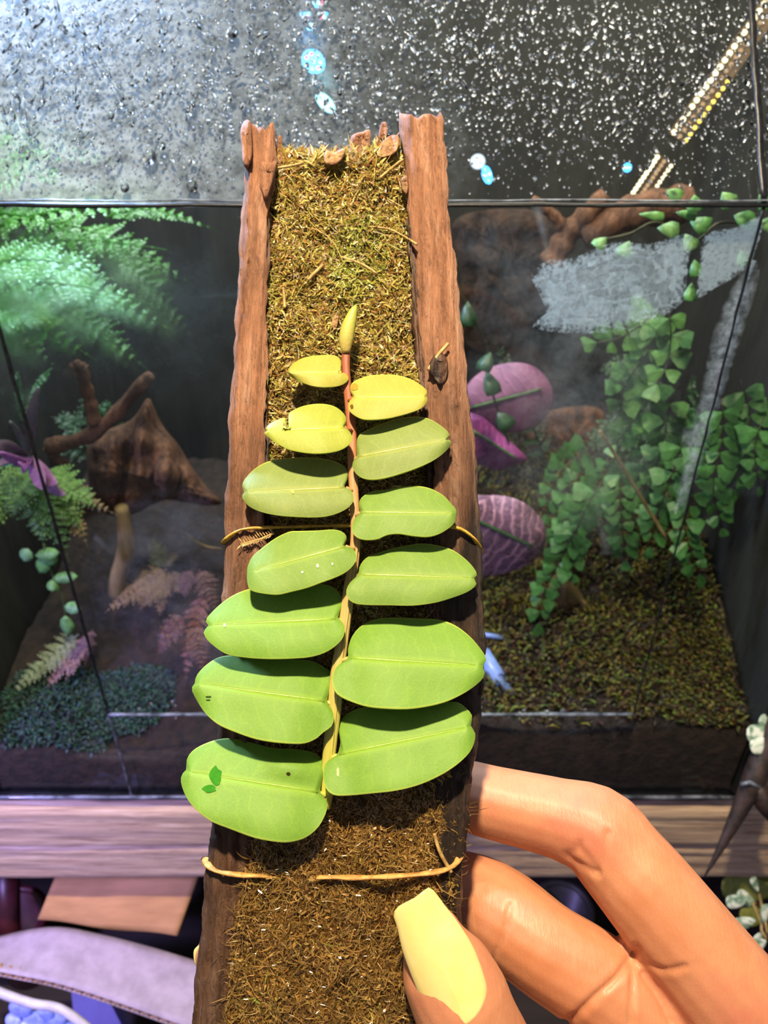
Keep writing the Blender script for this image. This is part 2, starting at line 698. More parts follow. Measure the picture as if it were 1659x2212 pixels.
board('shelf_board', z_sh0, z_mid + .0006, YG - .004, YB + .03, 'weathered grey brown board directly under the glass tank', 3)
board('shelf_board', z_mid - .0006, z_sh1, YG - .003, YB + .03, 'lower of the two stacked weathered shelf boards, its underside shaded', 5)
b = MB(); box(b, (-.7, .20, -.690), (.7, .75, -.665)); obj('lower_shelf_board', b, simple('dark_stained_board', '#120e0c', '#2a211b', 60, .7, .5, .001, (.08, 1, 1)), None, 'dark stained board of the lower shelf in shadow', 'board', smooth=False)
bench = root('shelf_trestle', (0, YB, -1.0), 'dark timber trestle legs carrying the shelf boards', 'trestle')
for x in (-.55, .55):
    for y in (YG + .03, YB):
        for za, zb in ((-1.0, -.6905), (-.6645, z_sh1 - .0005)):
            b = MB(); box(b, (x - .02, y - .02, za), (x + .02, y + .02, zb)); obj('leg', b, BOARD, bench, smooth=False)

# ================================================================== the glass tank
TT = .003
tank = root('glass_tank', (0, (YG + YB) / 2, Z_BASE), 'glass terrarium with sloping wet hood pane and dark sealed edges', 'terrarium')


def pane(name, x0, x1, z0, z1, y=YG, **kw):
    b = MB(); box(b, (x0 + .0006, y, z0 + .0006), (x1 - .0006, y + TT, z1 - .0006))
    return obj(name, b, GLASS, tank, smooth=False, **kw)


door_pane = pane('door_pane', XD0, XD1, Z_DOOR, Z_EDGE)
side_l = pane('fixed_pane', XL, XD0, Z_DOOR, Z_EDGE)
side_r = pane('fixed_pane', XD1, XR, Z_BASE, Z_EDGE)
low_pane = pane('lower_pane', XD0, XD1, Z_BASE, Z_DOOR)
low_l = pane('lower_pane', XL, XD0, Z_BASE, Z_DOOR)
HL = .235
XH = .1405


def hood_pt(x, s, off=0):
    return HOOD_O + HOOD * s + HOOD_N * off + Vector((x, 0, 0))


hood_panes = []
for x0, x1 in ((XL, XH), (XH, XR + .06)):
    b = MB(); slab(b, hood_pt(x0 + .0006, .0006), hood_pt(x1 - .0006, .0006), hood_pt(x1 - .0006, HL), hood_pt(x0 + .0006, HL), HOOD_N, TT)
    hood_panes.append(obj('hood_pane', b, GLASS, tank, smooth=False))
# side walls, back, top, floor of the tank
for x in (XL - TT, XR):
    b = MB()
    top = hood_pt(0, HL)
    ys = [(YG, Z_BASE), (YB, Z_BASE), (YB, top.z), (top.y, top.z), (YG, Z_EDGE)]
    n = len(ys)
    b.add([(x, y, z) for y, z in ys] + [(x + TT, y, z) for y, z in ys],
          [tuple(range(n))[::-1], tuple(range(n, 2 * n))] + [(i, (i + 1) % n, n + (i + 1) % n, n + i) for i in range(n)])
    obj('dark_side_screen', b, BACKING, tank, smooth=False)  # opaque sides added in place of glass, darkening the ends and blocking lamp light
b = MB(); box(b, (XL - .05, YB, Z_BASE), (XR + .10, YB + .01, hood_pt(0, HL).z)); obj('back_panel', b, BACKING, tank, smooth=False)
b = MB(); box(b, (XL, YG + TT, Z_BASE), (XR, YB, Z_BASE + .005)); obj('floor_panel', b, BLACK, tank, smooth=False)
b = MB(); box(b, (XL - .05, hood_pt(0, HL).y, hood_pt(0, HL).z), (XR + .10, YB, hood_pt(0, HL).z + .006)); obj('top_panel', b, BLACK, tank, smooth=False)


def seam(pts, w, mat=BLACK, jitter=.00025, name='sealed_seam', flat=.6):
    P0, P1 = Vector(pts[0]), Vector(pts[1])
    n = 40
    b = MB()
    tube(b, [P0.lerp(P1, i / n) + Vector((rng.uniform(-1, 1), 0, rng.uniform(-1, 1))) * jitter for i in range(n + 1)],
         [w * rng.uniform(.8, 1.2) for _ in range(n + 1)], 8, flat=flat)
    return obj(name, b, mat, tank)


seam([(XL, YG - .0005, Z_EDGE), (XR + .06, YG - .0005, Z_EDGE)], .0013)
seam([(XL, YG - .0012, Z_EDGE + .0017), (XR + .06, YG - .0012, Z_EDGE + .0017)], .0005, GLASSEDGE, name='pane_edge')
seam([(XD0, YG - .0004, Z_EDGE), (XD0, YG - .0004, Z_DOOR)], .0009)
seam([(XD0, YG - .0003, Z_DOOR), (XD0, YG - .0003, Z_BASE)], .0006, GLASSEDGE, name='pane_edge')
seam([(XD1, YG - .0004, Z_EDGE), (XD1, YG - .0004, Z_DOOR)], .0009)
seam([(XD0, YG - .0004, Z_DOOR), (XD1, YG - .0004, Z_DOOR)], .0010, GLASSEDGE, name='pane_edge')
seam([hood_pt(XH, 0, .0004), hood_pt(XH, HL, .0004)], .0016)
seam([(XL, YG + .001, Z_BASE - .0005), (XR, YG + .001, Z_BASE - .0005)], .0024, BLACK)
seam([(XL, YG - .0015, Z_BASE + .0022), (XR, YG - .0015, Z_BASE + .0022)], .0011, GLASSEDGE, name='pane_edge')
seam([(XL, YG, Z_BASE), (XL, YG, Z_EDGE)], .0022, GLASSEDGE, name='pane_edge')
seam([(XR, YG, Z_BASE), (XR, YG, Z_EDGE)], .0012)

# condensation and scale on the panes
FOG_HOOD = m_film('hood_condensation', .95, 150, .25, .62, .62, False, rough=.5, color=(.80, .88, 1.0), gradx=(-.13, .03, 1.0, .02))
b = MB()
a0, a1, a2, a3 = hood_pt(XL, .001, -TT - .0006), hood_pt(XR + .06, .001, -TT - .0006), hood_pt(XR + .06, HL, -TT - .0006), hood_pt(XL, HL, -TT - .0006)
b.add([a0, a1, a2, a3], [(0, 1, 2, 3)]); obj('condensation', b, FOG_HOOD, tank, kind='stuff', smooth=False)


def film_patch(outline, bpt, ept, mat, name, yoff=TT + .0006):
    o2 = catmull(outline, 70)
    vs, fs, uvs = ringfill(o2, bpt, ept, (0, .2, .4, .6, .75, .9, 1.0), lambda v, r, s, side: GY(v.x, v.y, YG + yoff))
    b = MB(); b.add(vs, fs, None, uvs)
    return obj(name, b, mat, tank, kind='stuff', smooth=False)


FOG_L = m_film('door_condensation', .85, 70, .10, .60, .02, True, (.0, 1.0), color=(.80, .95, .88), rough=.42)
film_patch([(-150, 470), (100, 480), (330, 500), (500, 540), (560, 680), (500, 860), (340, 900), (200, 850), (100, 900), (0, 960), (-150, 960)], (-120, 680), (420, 640), FOG_L, 'condensation')
SCALE_M = m_film('mineral_scale', .66, 700, .0, .55, .80, True, (.80, 1.05), color=(.58, .64, .64), rough=.4)
film_patch([(1148, 592), (1185, 562), (1240, 556), (1330, 522), (1400, 527), (1478, 505), (1497, 512), (1488, 560), (1483, 610), (1474, 652), (1420, 690), (1330, 716), (1230, 720), (1148, 706), (1180, 682), (1172, 650), (1158, 622)],
           (1220, 640), (1440, 590), SCALE_M, 'mineral_scale')
film_patch([(1524, 508), (1590, 490), (1648, 470), (1625, 560), (1585, 600), (1545, 622), (1506, 642), (1512, 570)], (1540, 590), (1610, 510), SCALE_M, 'mineral_scale')
SCALE_T = m_film('thin_mineral_scale', .55, 260, .3, .6, .8, True, (.2, 1.0), color=(.80, .84, .86), rough=.4)
film_patch([(1620, 560), (1640, 600), (1580, 800), (1530, 960), (1480, 1100), (1455, 1100), (1480, 980), (1465, 930), (1500, 900), (1540, 720), (1580, 620)], (1480, 1040), (1600, 640), SCALE_T, 'mineral_scale')
HAZE_R = m_film('door_haze', .34, 60, .3, .65, .35, True, (.1, 1.0), color=(.85, .85, .80), rough=.5)
film_patch([(1000, 480), (1300, 470), (1500, 640), (1480, 900), (1420, 1150), (1250, 1200), (1060, 1150), (1000, 900)], (1200, 620), (1280, 1050), HAZE_R, 'condensation')
HAZE_L = m_film('low_haze', .25, 60, .3, .65, .5, True, (.1, 1.0), color=(.72, .74, .95), rough=.5)
film_patch([(250, 1100), (500, 1080), (560, 1500), (420, 1530), (280, 1500), (150, 1350)], (300, 1250), (450, 1400), HAZE_L, 'condensation')


# droplets: thousands of beads, real domes, on the outer face of the hood panes
def dome(mb, c, n, a, bvec, r, stretch, ang, height, seg=8):
    ca, sa = math.cos(ang), math.sin(ang)
    x_, y_ = a * ca + bvec * sa, bvec * ca - a * sa
    vs, fs = [], []
    for k, (rr, hh) in enumerate(((1, 0), (.82, .55), (.45, .9))):
        for i in range(seg):
            w = 2 * math.pi * i / seg
            vs.append(c + x_ * (r * rr * math.cos(w)) + y_ * (r * stretch * rr * math.sin(w)) + n * (r * height * hh))
    vs.append(c + n * (r * height))
    for k in range(2):
        for i in range(seg):
            j = (i + 1) % seg
            fs.append((k * seg + i, k * seg + j, (k + 1) * seg + j, (k + 1) * seg + i))
    for i in range(seg):
        fs.append((2 * seg + i, 2 * seg + (i + 1) % seg, 3 * seg))
    fs.append(tuple(range(seg))[::-1])
    mb.add(vs, fs)


r1 = random.Random(11)
mbs = [MB(), MB()]
taken = {}
for k in range(52000):
    px, py = r1.uniform(-380, 1960), r1.uniform(-360, 425)
    left = max(0, 1 - px / 620)
    fade = min(1, max(0.05, (440 - py) / 190))
    if r1.random() > fade:
        continue
    if px > 560 and r1.random() < .5:
        continue
    if 505 < px < 530 and r1.random() < .85:
        continue
    r = (1.6 + 4.2 * r1.random() ** 2.2) * (0.55 + .45 * fade)
    if px > 1590:
        r *= 1.25
    st = r1.choice((1, 1, 1.2, 1.5)) if r1.random() > .22 * (1 + left) else r1.uniform(1.8, 3.4)
    key = (int(px / 11), int(py / 11))
    if key in taken:
        continue
    taken[key] = 1
    c = HP(px, py, .0)
    if (c - HOOD_O).dot(HOOD) > HL - .002 or not XL < c.x < XR + .058:
        continue
    rad = r * c.dot(F_) / FPX
    # seen face-on along the rows: stretched drops lean down the pane
    dome(mbs[0 if c.x < XH else 1], c, HOOD_N, Vector((1, 0, 0)), HOOD, rad, st, r1.uniform(-.5, .5) if st < 1.8 else r1.uniform(-1.0, 1.0), .55)
obj('water_beads', mbs[0], WATER, hood_panes[0], kind='stuff')
obj('water_beads', mbs[1], WATER, hood_panes[1], kind='stuff')
for px, py, r in ((323, 340, 15), (415, 402, 13), (270, 406, 10), (350, 316, 9), (503, 70, 13), (415, 345, 8), (135, 60, 7), (290, 180, 8), (90, 215, 8), (445, 150, 9), (240, 250, 8), (500, 210, 8), (640, 300, 7)):
    b = MB(); c = HP(px, py); dome(b, c, HOOD_N, Vector((1, 0, 0)), HOOD, r * c.dot(F_) / FPX, 1.15, 0, .6, 14)
    obj('water_drop', b, WATER, hood_panes[0])

# ================================================================== reflected lamps, modelled as glowing parts behind the hood pane
LEDW, LEDY, LEDT = emit('reflected_led_white', (1.0, .88, .55), 3), emit('reflected_led_yellow', (1.0, .72, .10), 3.2), emit('reflected_led_tan', (.85, .55, .30), .9)
BARM = simple('reflected_led_bar_body', '#3a2c1e', '#54402c', 200, .5, .2, .0003)
bead = MB()
seg = 8
for ring, z in ((1, 0), (.75, .6), (0.3, .9)):
    bead.v += [(.0016 * ring * math.cos(6.2832 * i / seg), .0016 * ring * math.sin(6.2832 * i / seg), .0016 * z) for i in range(seg)]
bead.f += [(k * seg + i, k * seg + (i + 1) % seg, (k + 1) * seg + (i + 1) % seg, (k + 1) * seg + i) for k in range(2) for i in range(seg)] + [tuple(2 * seg + i for i in range(seg)), tuple(range(seg))[::-1]]
bead_mesh = {}
for nm, mt in (('w', LEDW), ('y', LEDY), ('t', LEDT)):
    m = bead.mesh('reflected_led_bead'); m.materials.append(mt); bead_mesh[nm] = m


def reflected_led_bar(p0, p1, w, rows, label, n):  # glowing bar standing in for an led strip mirrored in the hood pane
    """p0, p1 = (px, py, depth); rows: (sideways offset px, kind, scale)"""
    a, c = P(*p0), P(*p1)
    ax = (c - a).normalized()
    nrm = (-ray((p0[0] + p1[0]) / 2, (p0[1] + p1[1]) / 2)).normalized()
    side = ax.cross(nrm).normalized()
    nrm = side.cross(ax).normalized()
    t = root('reflected_led_bar', a, label, 'lamp', 'led bars reflected in the hood pane')
    b = MB(); slab(b, a - side * w, a + side * w, c + side * w, c - side * w, nrm, .004)
    b2 = obj('reflected_bar_body', b, BARM, t, smooth=False)
    for off, kind, sc, e0, e1 in rows:
        for i in range(n):
            f = (i + .5) / n
            if not e0 <= f <= e1:
                continue
            o = bpy.data.objects.new('reflected_led_bead', bead_mesh[kind])
            q = Matrix((side, ax, nrm)).transposed().to_4x4() if side.cross(ax).dot(nrm) > 0 else Matrix((-side, ax, nrm)).transposed().to_4x4()
            o.matrix_basis = Matrix.Translation(a.lerp(c, f) + side * off + nrm * .0002) @ q @ Matrix.Scale(sc, 4)
            link(o, t)
    return t


reflected_led_bar((1690, -22, .40), (1462, 300, .43), .0058, [(.0034, 'w', .95, 0, 1), (-.0006, 't', .75, .2, 1), (-.0046, 'y', .7, .55, 1)], 'reflection of a long led bar with rows of glowing white and yellow beads, above the short one', 22)
reflected_led_bar((1438, 345, .425), (1374, 438, .44), .0058, [(.0046, 'w', .8, 0, 1), (.0002, 't', .75, 0, 1), (-.0044, 'w', .65, 0, .6), (-.0044, 'y', .7, .6, 1)], 'reflection of a short led bar ending at the black pane edge, below the long one', 11)

GLOWB = emit('reflected_led_cyan', (.06, .42, 1.0), 5.5)
GLOWC = emit('reflected_led_pale_cyan', (.25, .80, 1.0), 6)
GLOWR = emit('reflected_led_red', (1.0, .15, .30), 3.5)
GLOWW = emit('reflected_led_cool_white', (.75, .88, 1.0), 1.6)
HOUS = simple('reflected_lamp_housing', '#0b0d14', '#20242e', 200, .4, .2, .0003)


def disc(mb, c, n, r, th, sx=1, ang=0, seg=20):
    n = n.normalized()
    a = n.cross(Vector((0, 0, 1))).normalized()
    bb = a.cross(n).normalized()
    ca, sa = math.cos(ang), math.sin(ang)
    a, bb = a * ca + bb * sa, bb * ca - a * sa
    vs = [c + a * (r * math.cos(6.2832 * i / seg)) + bb * (r * sx * math.sin(6.2832 * i / seg)) for i in range(seg)]
    vs += [v - n * th for v in vs]
    mb.add(vs, [tuple(range(seg)), tuple(range(seg, 2 * seg))[::-1]] + [(i, i + seg, (i + 1) % seg + seg, (i + 1) % seg) for i in range(seg)])


def spot(px, py, d, rpx, sx, ang, label, lens, dots, dotmats):  # glowing disc standing in for a round lamp's reflection in the pane
    c = P(px, py, d)
    n = -ray(px, py).normalized()
    r = rpx * d / FPX
    t = root('reflected_grow_lamp', c, label, 'lamp', 'round grow lamps reflected in the hood pane')
    b = MB(); disc(b, c - n * .0005, n, r * 1.06, .012, sx, ang); obj('reflected_housing', b, HOUS, t, smooth=False)
    b = MB(); disc(b, c, n, r, .0004, sx, ang); obj('lens', b, lens, t, smooth=False)
    a = n.cross(Vector((0, 0, 1))).normalized(); bb = a.cross(n).normalized()
    ca, sa = math.cos(ang), math.sin(ang)
    a, bb = a * ca + bb * sa, bb * ca - a * sa
    for k in range(dots):
        w = 6.2832 * k / max(dots - 1, 1)
        rr = 0 if k == 0 else .62 * r
        q = c + a * (rr * math.cos(w)) + bb * (rr * sx * math.sin(w)) + n * .0008
        b = MB(); disc(b, q, n, r * .17, .0006, sx, ang, 10); obj('reflected_diode', b, dotmats[k % len(dotmats)], t, smooth=False)


spot(677, 133, .44, 26, .85, .5, 'reflection of a round cyan grow lamp with red diodes, second from the top', GLOWB, 8, (GLOWC, GLOWR, GLOWC))
spot(703, 222, .44, 25, .52, .75, 'reflection of a tilted oval cyan grow lamp just above the mount', GLOWC, 5, (GLOWB, GLOWC))
spot(1052, 378, .44, 19, .55, 1.2, 'reflection of a small blue grow lamp beside the white one above the black pane edge', GLOWB, 5, (GLOWC, GLOWR))
spot(1032, 349, .45, 16, .95, 0, 'reflection of a small pale white lamp with a rounded square face', GLOWW, 3, (GLOWW,))
spot(1355, 362, .44, 9, 1.0, 0, 'reflection of a tiny violet blue lamp next to the led bars', GLOWB, 3, (GLOWR,))
t4 = root('reflected_grow_lamp', P(680, 33, .44), 'reflected cluster of four small multicolour lamps near the top edge', 'lamp', 'round grow lamps reflected in the hood pane')
for i, (px, py) in enumerate(((687, 6), (659, 30), (697, 30), (671, 54))):
    c = P(px, py, .44); n = -ray(px, py).normalized()
    b = MB(); disc(b, c, n, 13 * .44 / FPX, .006, 1, 0, 14); obj('reflected_housing', b, HOUS, t4, smooth=False)
    for j in range(7):
        w = j * 1.05
        q = c + R_ * (8 * .44 / FPX * math.cos(w) * (j > 0)) + U_ * (8 * .44 / FPX * math.sin(w) * (j > 0)) + n * .0006
        b = MB(); disc(b, q, n, 3.6 * .44 / FPX, .0005, 1, 0, 8); obj('reflected_diode', b, (GLOWC, GLOWB, GLOWR, GLOWC, GLOWB, GLOWW, GLOWR)[(j + i) % 7], t4, smooth=False)

b = MB(); box(b, (GY(509, 200, .47).x, .47, Z_EDGE - .02), (GY(533, 200, .47).x, .475, hood_pt(0, HL).z)); obj('dark_streak_bar', b, BLACK, tank, smooth=False)  # added black bar standing in for a dark clear water streak

r3 = random.Random(19)
for k in range(34):
    if k < 20:
        px, py = r3.uniform(1060, 1370), 1548 + r3.gauss(0, 9)
    elif k < 28:
        px, py = r3.uniform(185, 245), 1604 + r3.gauss(0, 4)
    else:
        px, py = r3.uniform(300, 420), 1525 + r3.gauss(0, 12)
    b = MB(); dome(b, GY(px, py, YG - .0001), Vector((0, -1, 0)), Vector((1, 0, 0)), Vector((0, 0, 1)), r3.uniform(2.5, 5) * .43 / FPX, 1.1, 0, .7, 10)
    obj('water_drop', b, WATER, low_pane if px > 250 else low_l)

# ================================================================== the mount: wooden channel
mount = root('wooden_mount', MPL @ PL(720, 2450, -.013), 'upright weathered wooden channel with raised side rails held in the hand', 'plant mount')
TH = .013


def lerp_table(tab, y):
    if y <= tab[0][0]:
        return tab[0][1:]
    for a, b in zip(tab, tab[1:]):
        if y <= b[0]:
            w = (y - a[0]) / (b[0] - a[0])
            return tuple(p + (q - p) * w for p, q in zip(a[1:], b[1:]))
    return tab[-1][1:]


LRAIL = [(262, 530, 597), (340, 531, 597), (400, 527, 590), (440, 525, 583), (560, 517, 576), (700, 510, 578), (800, 503, 577), (900, 497, 574), (1000, 493, 571), (1100, 488, 572), (1200, 485, 575), (1300, 482, 575), (1450, 478, 573), (1600, 470, 565), (1750, 458, 552), (1850, 450, 546), (1950, 440, 540), (2050, 430, 525), (2120, 424, 508), (2212, 415, 498), (2450, 398, 480)]
RRAIL = [(238, 866, 950), (262, 864, 960), (330, 872, 962), (440, 882, 968), (520, 890, 977), (600, 897, 987), (700, 905, 998), (800, 915, 1005), (900, 925, 1018), (1000, 935, 1027), (1100, 942, 1035), (1200, 945, 1040), (1300, 948, 1043), (1400, 950, 1046), (1500, 950, 1042), (1600, 945, 1030), (1700, 940, 1018), (1800, 935, 1008), (1900, 945, 1000), (2000, 950, 992), (2100, 950, 985), (2212, 950, 980), (2450, 945, 970)]


def rail(name, tab, seed, htop=0.0, hbot=-TH, top_ragged=34, mat=None, lumps=1.0):
    r0 = random.Random(seed)
    nprof = 22
    # closed profile: (fraction across, height fraction)
    prof = []
    for k in range(12):
        f = k / 11
        prof.append((f, 1 - .10 * (abs(2 * f - 1) ** 5)))
    for k in range(1, 4):
        prof.append((1, 1 - k / 4))
    for k in range(5):
        prof.append((1 - k / 4, 0))
    for k in range(1, 4):
        prof.append((0, k / 4))
    m = len(prof)
    ridge = [r0.gauss(0, 1) for _ in prof]
    ph = [r0.uniform(0, 6.3) for _ in prof]
    fq = [r0.uniform(.006, .02) for _ in prof]
    y0, y1 = tab[0][0], tab[-1][0]
    N = 150
    rag = [r0.uniform(0, top_ragged) for _ in prof]
    b = MB()
    vs = []
    for i in range(N + 1):
        f = (i / N) ** 1.05
        y = y0 + (y1 - y0) * f
        for k, (fx, fh) in enumerate(prof):
            yy = y + rag[k] * max(0, 1 - i / 6)
            xl, xr = lerp_table(tab, yy)
            wob = lumps * (2.2 * math.sin(yy * .031 + seed) + 1.4 * math.sin(yy * .083 + 2 * seed) + r0.uniform(-2.2, 2.2))
            x = xl + (xr - xl) * fx + (wob if fx in (0, 1) else r0.uniform(-.6, .6))
            h = hbot + (htop - hbot) * fh
            dh = lumps * (.00045 * ridge[k] * math.sin(yy * fq[k] + ph[k]) + .00022 * r0.gauss(0, 1) - .0006 * max(0, math.sin(yy * fq[k] * .7 + ph[k] * 2) - .75) * 3)
            vs.append(PL(x, yy, h + dh * (1 if fh > .2 else 0)))
    fs = []
    for i in range(N):
        for k in range(m):
            k2 = (k + 1) % m
            fs.append((i * m + k, (i + 1) * m + k, (i + 1) * m + k2, i * m + k2))
    fs.append(tuple(range(m))); fs.append(tuple(N * m + k for k in range(m))[::-1])
    b.add(vs, fs)
    return obj(name, b, mat or RAIL, mount, basis=MPL)


rail('rail', LRAIL, 21)
rail('rail', RRAIL, 34, top_ragged=26)
rail('inner_bark', [(470, 880, 892), (560, 884, 899), (650, 890, 912), (700, 893, 922), (800, 900, 934), (900, 908, 944), (1000, 915, 952), (1200, 925, 960), (1450, 930, 965), (1700, 925, 958), (1900, 935, 962)], 8, -.0016, -.010, 20, BARK, 1.3)
rail('inner_bark', [(420, 572, 585), (600, 566, 581), (900, 564, 580), (1300, 566, 584), (1750, 545, 566), (2000, 528, 552), (2300, 490, 520)], 9, -.0028, -.010, 20, BARK, 1.3)
# channel floor
b = MB()
vs = []
NB = 60
for i in range(NB + 1):
    y = 352 + (2450 - 352) * i / NB
    xl = lerp_table(LRAIL, y)[0] + 10
    xr = lerp_table(RRAIL, y)[1] - 10
    for fx in (0, .5, 1):
        vs.append(PL(xl + (xr - xl) * fx, y, -.0085))
    for fx in (1, .5, 0):
        vs.append(PL(xl + (xr - xl) * fx, y, -TH - .001))
fs = []
for i in range(NB):
    for k in range(6):
        fs.append((i * 6 + k, (i + 1) * 6 + k, (i + 1) * 6 + (k + 1) % 6, i * 6 + (k + 1) % 6))
fs += [tuple(range(6)), tuple(NB * 6 + k for k in range(6))[::-1]]
b.add(vs, fs); obj('channel_floor', b, RAIL, mount, basis=MPL, smooth=False)


def chip(outline, h, thick, seed, name='splinter', mat=None, parent=None, lump=.35, **kw):
    xs = [p[0] for p in outline]; ys = [p[1] for p in outline]
    cx = sum(xs) / len(xs)
    bt, en = (cx, max(ys) * .75 + min(ys) * .25), (cx, max(ys) * .25 + min(ys) * .75)
    if max(xs) - min(xs) > max(ys) - min(ys):
        cy = sum(ys) / len(ys)
        bt, en = (max(xs) * .75 + min(xs) * .25, cy), (max(xs) * .25 + min(xs) * .75, cy)
    b = MB()
    inflate(b, outline, bt, en, lambda x, y, k: PL(x, y, h + k), thick, 44, .8, lump, seed, (0, .25, .5, .7, .84, .93, .98, 1.0), .10, 7)
    return obj(name, b, mat or RAIL, parent, basis=MPL, **kw)


for k, (o, h, t) in enumerate([
    ([(524, 350), (522, 320), (519, 285), (527, 262), (541, 262), (545, 300), (545, 335), (538, 360), (532, 365)], -.0005, .0022),
    ([(596, 352), (598, 310), (600, 294), (609, 296), (611, 330), (610, 356)], -.008, .0025),
    ([(610, 356), (613, 322), (624, 318), (632, 324), (634, 358)], -.009, .0022),
    ([(632, 358), (636, 338), (648, 336), (652, 362)], -.010, .002),
    ([(755, 350), (757, 300), (768, 288), (785, 284), (799, 281), (801, 312), (792, 330), (790, 352)], -.009, .0028),
    ([(818, 300), (822, 270), (829, 263), (836, 268), (835, 300)], -.0095, .002),
    ([(560, 395), (563, 350), (580, 352), (598, 348), (592, 380), (580, 420), (573, 432), (566, 415)], .0002, .0016),
    ([(925, 795), (936, 770), (952, 762), (965, 775), (968, 800), (960, 825), (948, 832), (935, 815)], .0006, .0016),
    ([(1038, 1370), (1046, 1362), (1050, 1385), (1046, 1405), (1038, 1400)], -.003, .002),
    ([(1026, 1480), (1042, 1462), (1046, 1480), (1040, 1505), (1030, 1510)], -.003, .002),
]):
    chip(o, h, t, k, mat=BARK if k == 7 else RAIL, parent=mount)

# ================================================================== the moss bed in the channel
def bed_h(px, py):
    base = lerp_table([(340, -.0052), (600, -.0045), (1000, -.0045), (1500, -.0035), (1750, -.0012), (2000, .0002), (2212, .0006), (2500, .0006)], py)[0]
    n = .0008 * math.sin(px * .051 + py * .013) + .0006 * math.sin(py * .047 - px * .021 + 1) + .0005 * math.sin(px * .13 + 2) * math.sin(py * .11)
    return base + n


def chan(py):
    l = lerp_table([(340, 590), (440, 580), (700, 580), (1000, 575), (1500, 572), (1740, 550), (1850, 548), (1950, 515), (2060, 500), (2212, 490), (2450, 470)], py)[0]
    r = lerp_table([(340, 868), (440, 880), (600, 890), (700, 895), (900, 915), (1200, 940), (1500, 950), (1650, 1000), (1760, 1003), (1850, 985), (1950, 975), (2212, 965), (2450, 955)], py)[0]
    return l, r


moss = root('moss_bed', MPL @ PL(720, 2450, -.008), 'damp golden brown moss filling the wooden channel', 'moss')
moss['kind'] = 'stuff'
b = MB()
NY, NX = 150, 34
vs = []
for i in range(NY + 1):
    py = 348 + (2450 - 348) * i / NY
    l, r = chan(py)
    for k in range(NX + 1):
        f = k / NX
        px = l + (r - l) * f
        e = min(f, 1 - f)
        vs.append(PL(px, py, bed_h(px, py) + rng.uniform(-.0004, .0004) - .004 * max(0, 1 - e / .05) - (.004 if i == 0 else 0)))
fs = [(i * (NX + 1) + k, (i + 1) * (NX + 1) + k, (i + 1) * (NX + 1) + k + 1, i * (NX + 1) + k + 1) for i in range(NY) for k in range(NX)]
b.add(vs, fs); o = obj('moss_mat', b, MOSSBED, moss, basis=MPL); o['kind'] = 'stuff'

PAL_T = [lin(c)[:3] for c in ('#a8923a', '#bda850', '#86702c', '#8f6026', '#b0a650', '#6b5222', '#cfc46c', '#a8803a', '#8a8434')]
PAL_B = [lin(c)[:3] for c in ('#86642f', '#98763a', '#664a20', '#a2814a', '#a88c50', '#543a1c', '#846e38', '#b08848')]
r2 = random.Random(5)
mb = MB()


def strand(mb, px, py, h, L, w, ang, lift, curl, colr, segs=3):
    p = PL(px, py, h)
    d = Vector((math.cos(ang), math.sin(ang), lift))
    side = Vector((-math.sin(ang), math.cos(ang), r2.uniform(-.8, .8))).normalized()
    vs = []
    q = Vector(p)
    for k in range(segs + 1):
        f = k / segs
        ww = w * (1 - f) ** .6 if k else w * .6
        vs += [q + side * ww, q - side * ww]
        a = ang + curl * (f + .3)
        d = Vector((math.cos(a), math.sin(a), lift * (1 - 1.7 * f)))
        q = q + d * (L / segs)
    mb.add(vs, [(2 * k, 2 * k + 1, 2 * k + 3, 2 * k + 2) for k in range(segs)], colr)


for k in range(60000):
    py = 345 + (2300 - 345) * r2.random()
    l, r = chan(py)
    px = r2.uniform(l - 3, r + 3)
    w = min(1, max(0, (py - 700) / 900)) + .12 * math.sin(px * .03) * math.sin(py * .021)
    if r2.random() < w:
        c = r2.choice(PAL_B)
    else:
        c = r2.choice(PAL_T)
        if math.sin(px * .025 + 1) + math.sin(py * .017 + px * .006) > .9:
            c = r2.choice((lin('#98a040')[:3], lin('#a8a848')[:3], c))
    j = r2.uniform(.75, 1.2)
    c = tuple(k * j for k in c)
    long = r2.random() < .05 * (1 - .8 * min(1, max(0, w)))
    hair = r2.random() < .55 * w
    if hair:
        strand(mb, px, py, bed_h(px, py) + r2.uniform(-.0002, .0007), r2.uniform(.0018, .0042), r2.uniform(.00007, .00014), r2.uniform(0, 6.28), r2.uniform(.0, .5), r2.uniform(-3, 3), c, 4)
        continue
    strand(mb, px, py, bed_h(px, py) + r2.uniform(-.0006, .0009), r2.uniform(.0045, .010) if long else r2.uniform(.0008, .0026) * (1 - .35 * min(1, max(0, w))),
           r2.uniform(.00010, .00022) if long else r2.uniform(.00018, .00042), r2.uniform(0, 6.28), r2.uniform(-.2, .8) * (1 - .6 * min(1, max(0, w))), r2.uniform(-2.6, 2.6), c)
# rougher tuft along the top edge
for k in range(900):
    px = r2.uniform(600, 868)
    strand(mb, px, 352 + r2.uniform(-14, 16) - (30 if px > 810 else 0) * r2.random(), bed_h(px, 352) + r2.uniform(-.001, .001), r2.uniform(.002, .005), r2.uniform(.0002, .0006), r2.uniform(.3, 2.8), r2.uniform(0, .6), r2.uniform(-1.5, 1.5), r2.choice(PAL_T))
o = obj('moss_strands', mb, MOSS, moss, basis=MPL, smooth=False); o['kind'] = 'stuff'

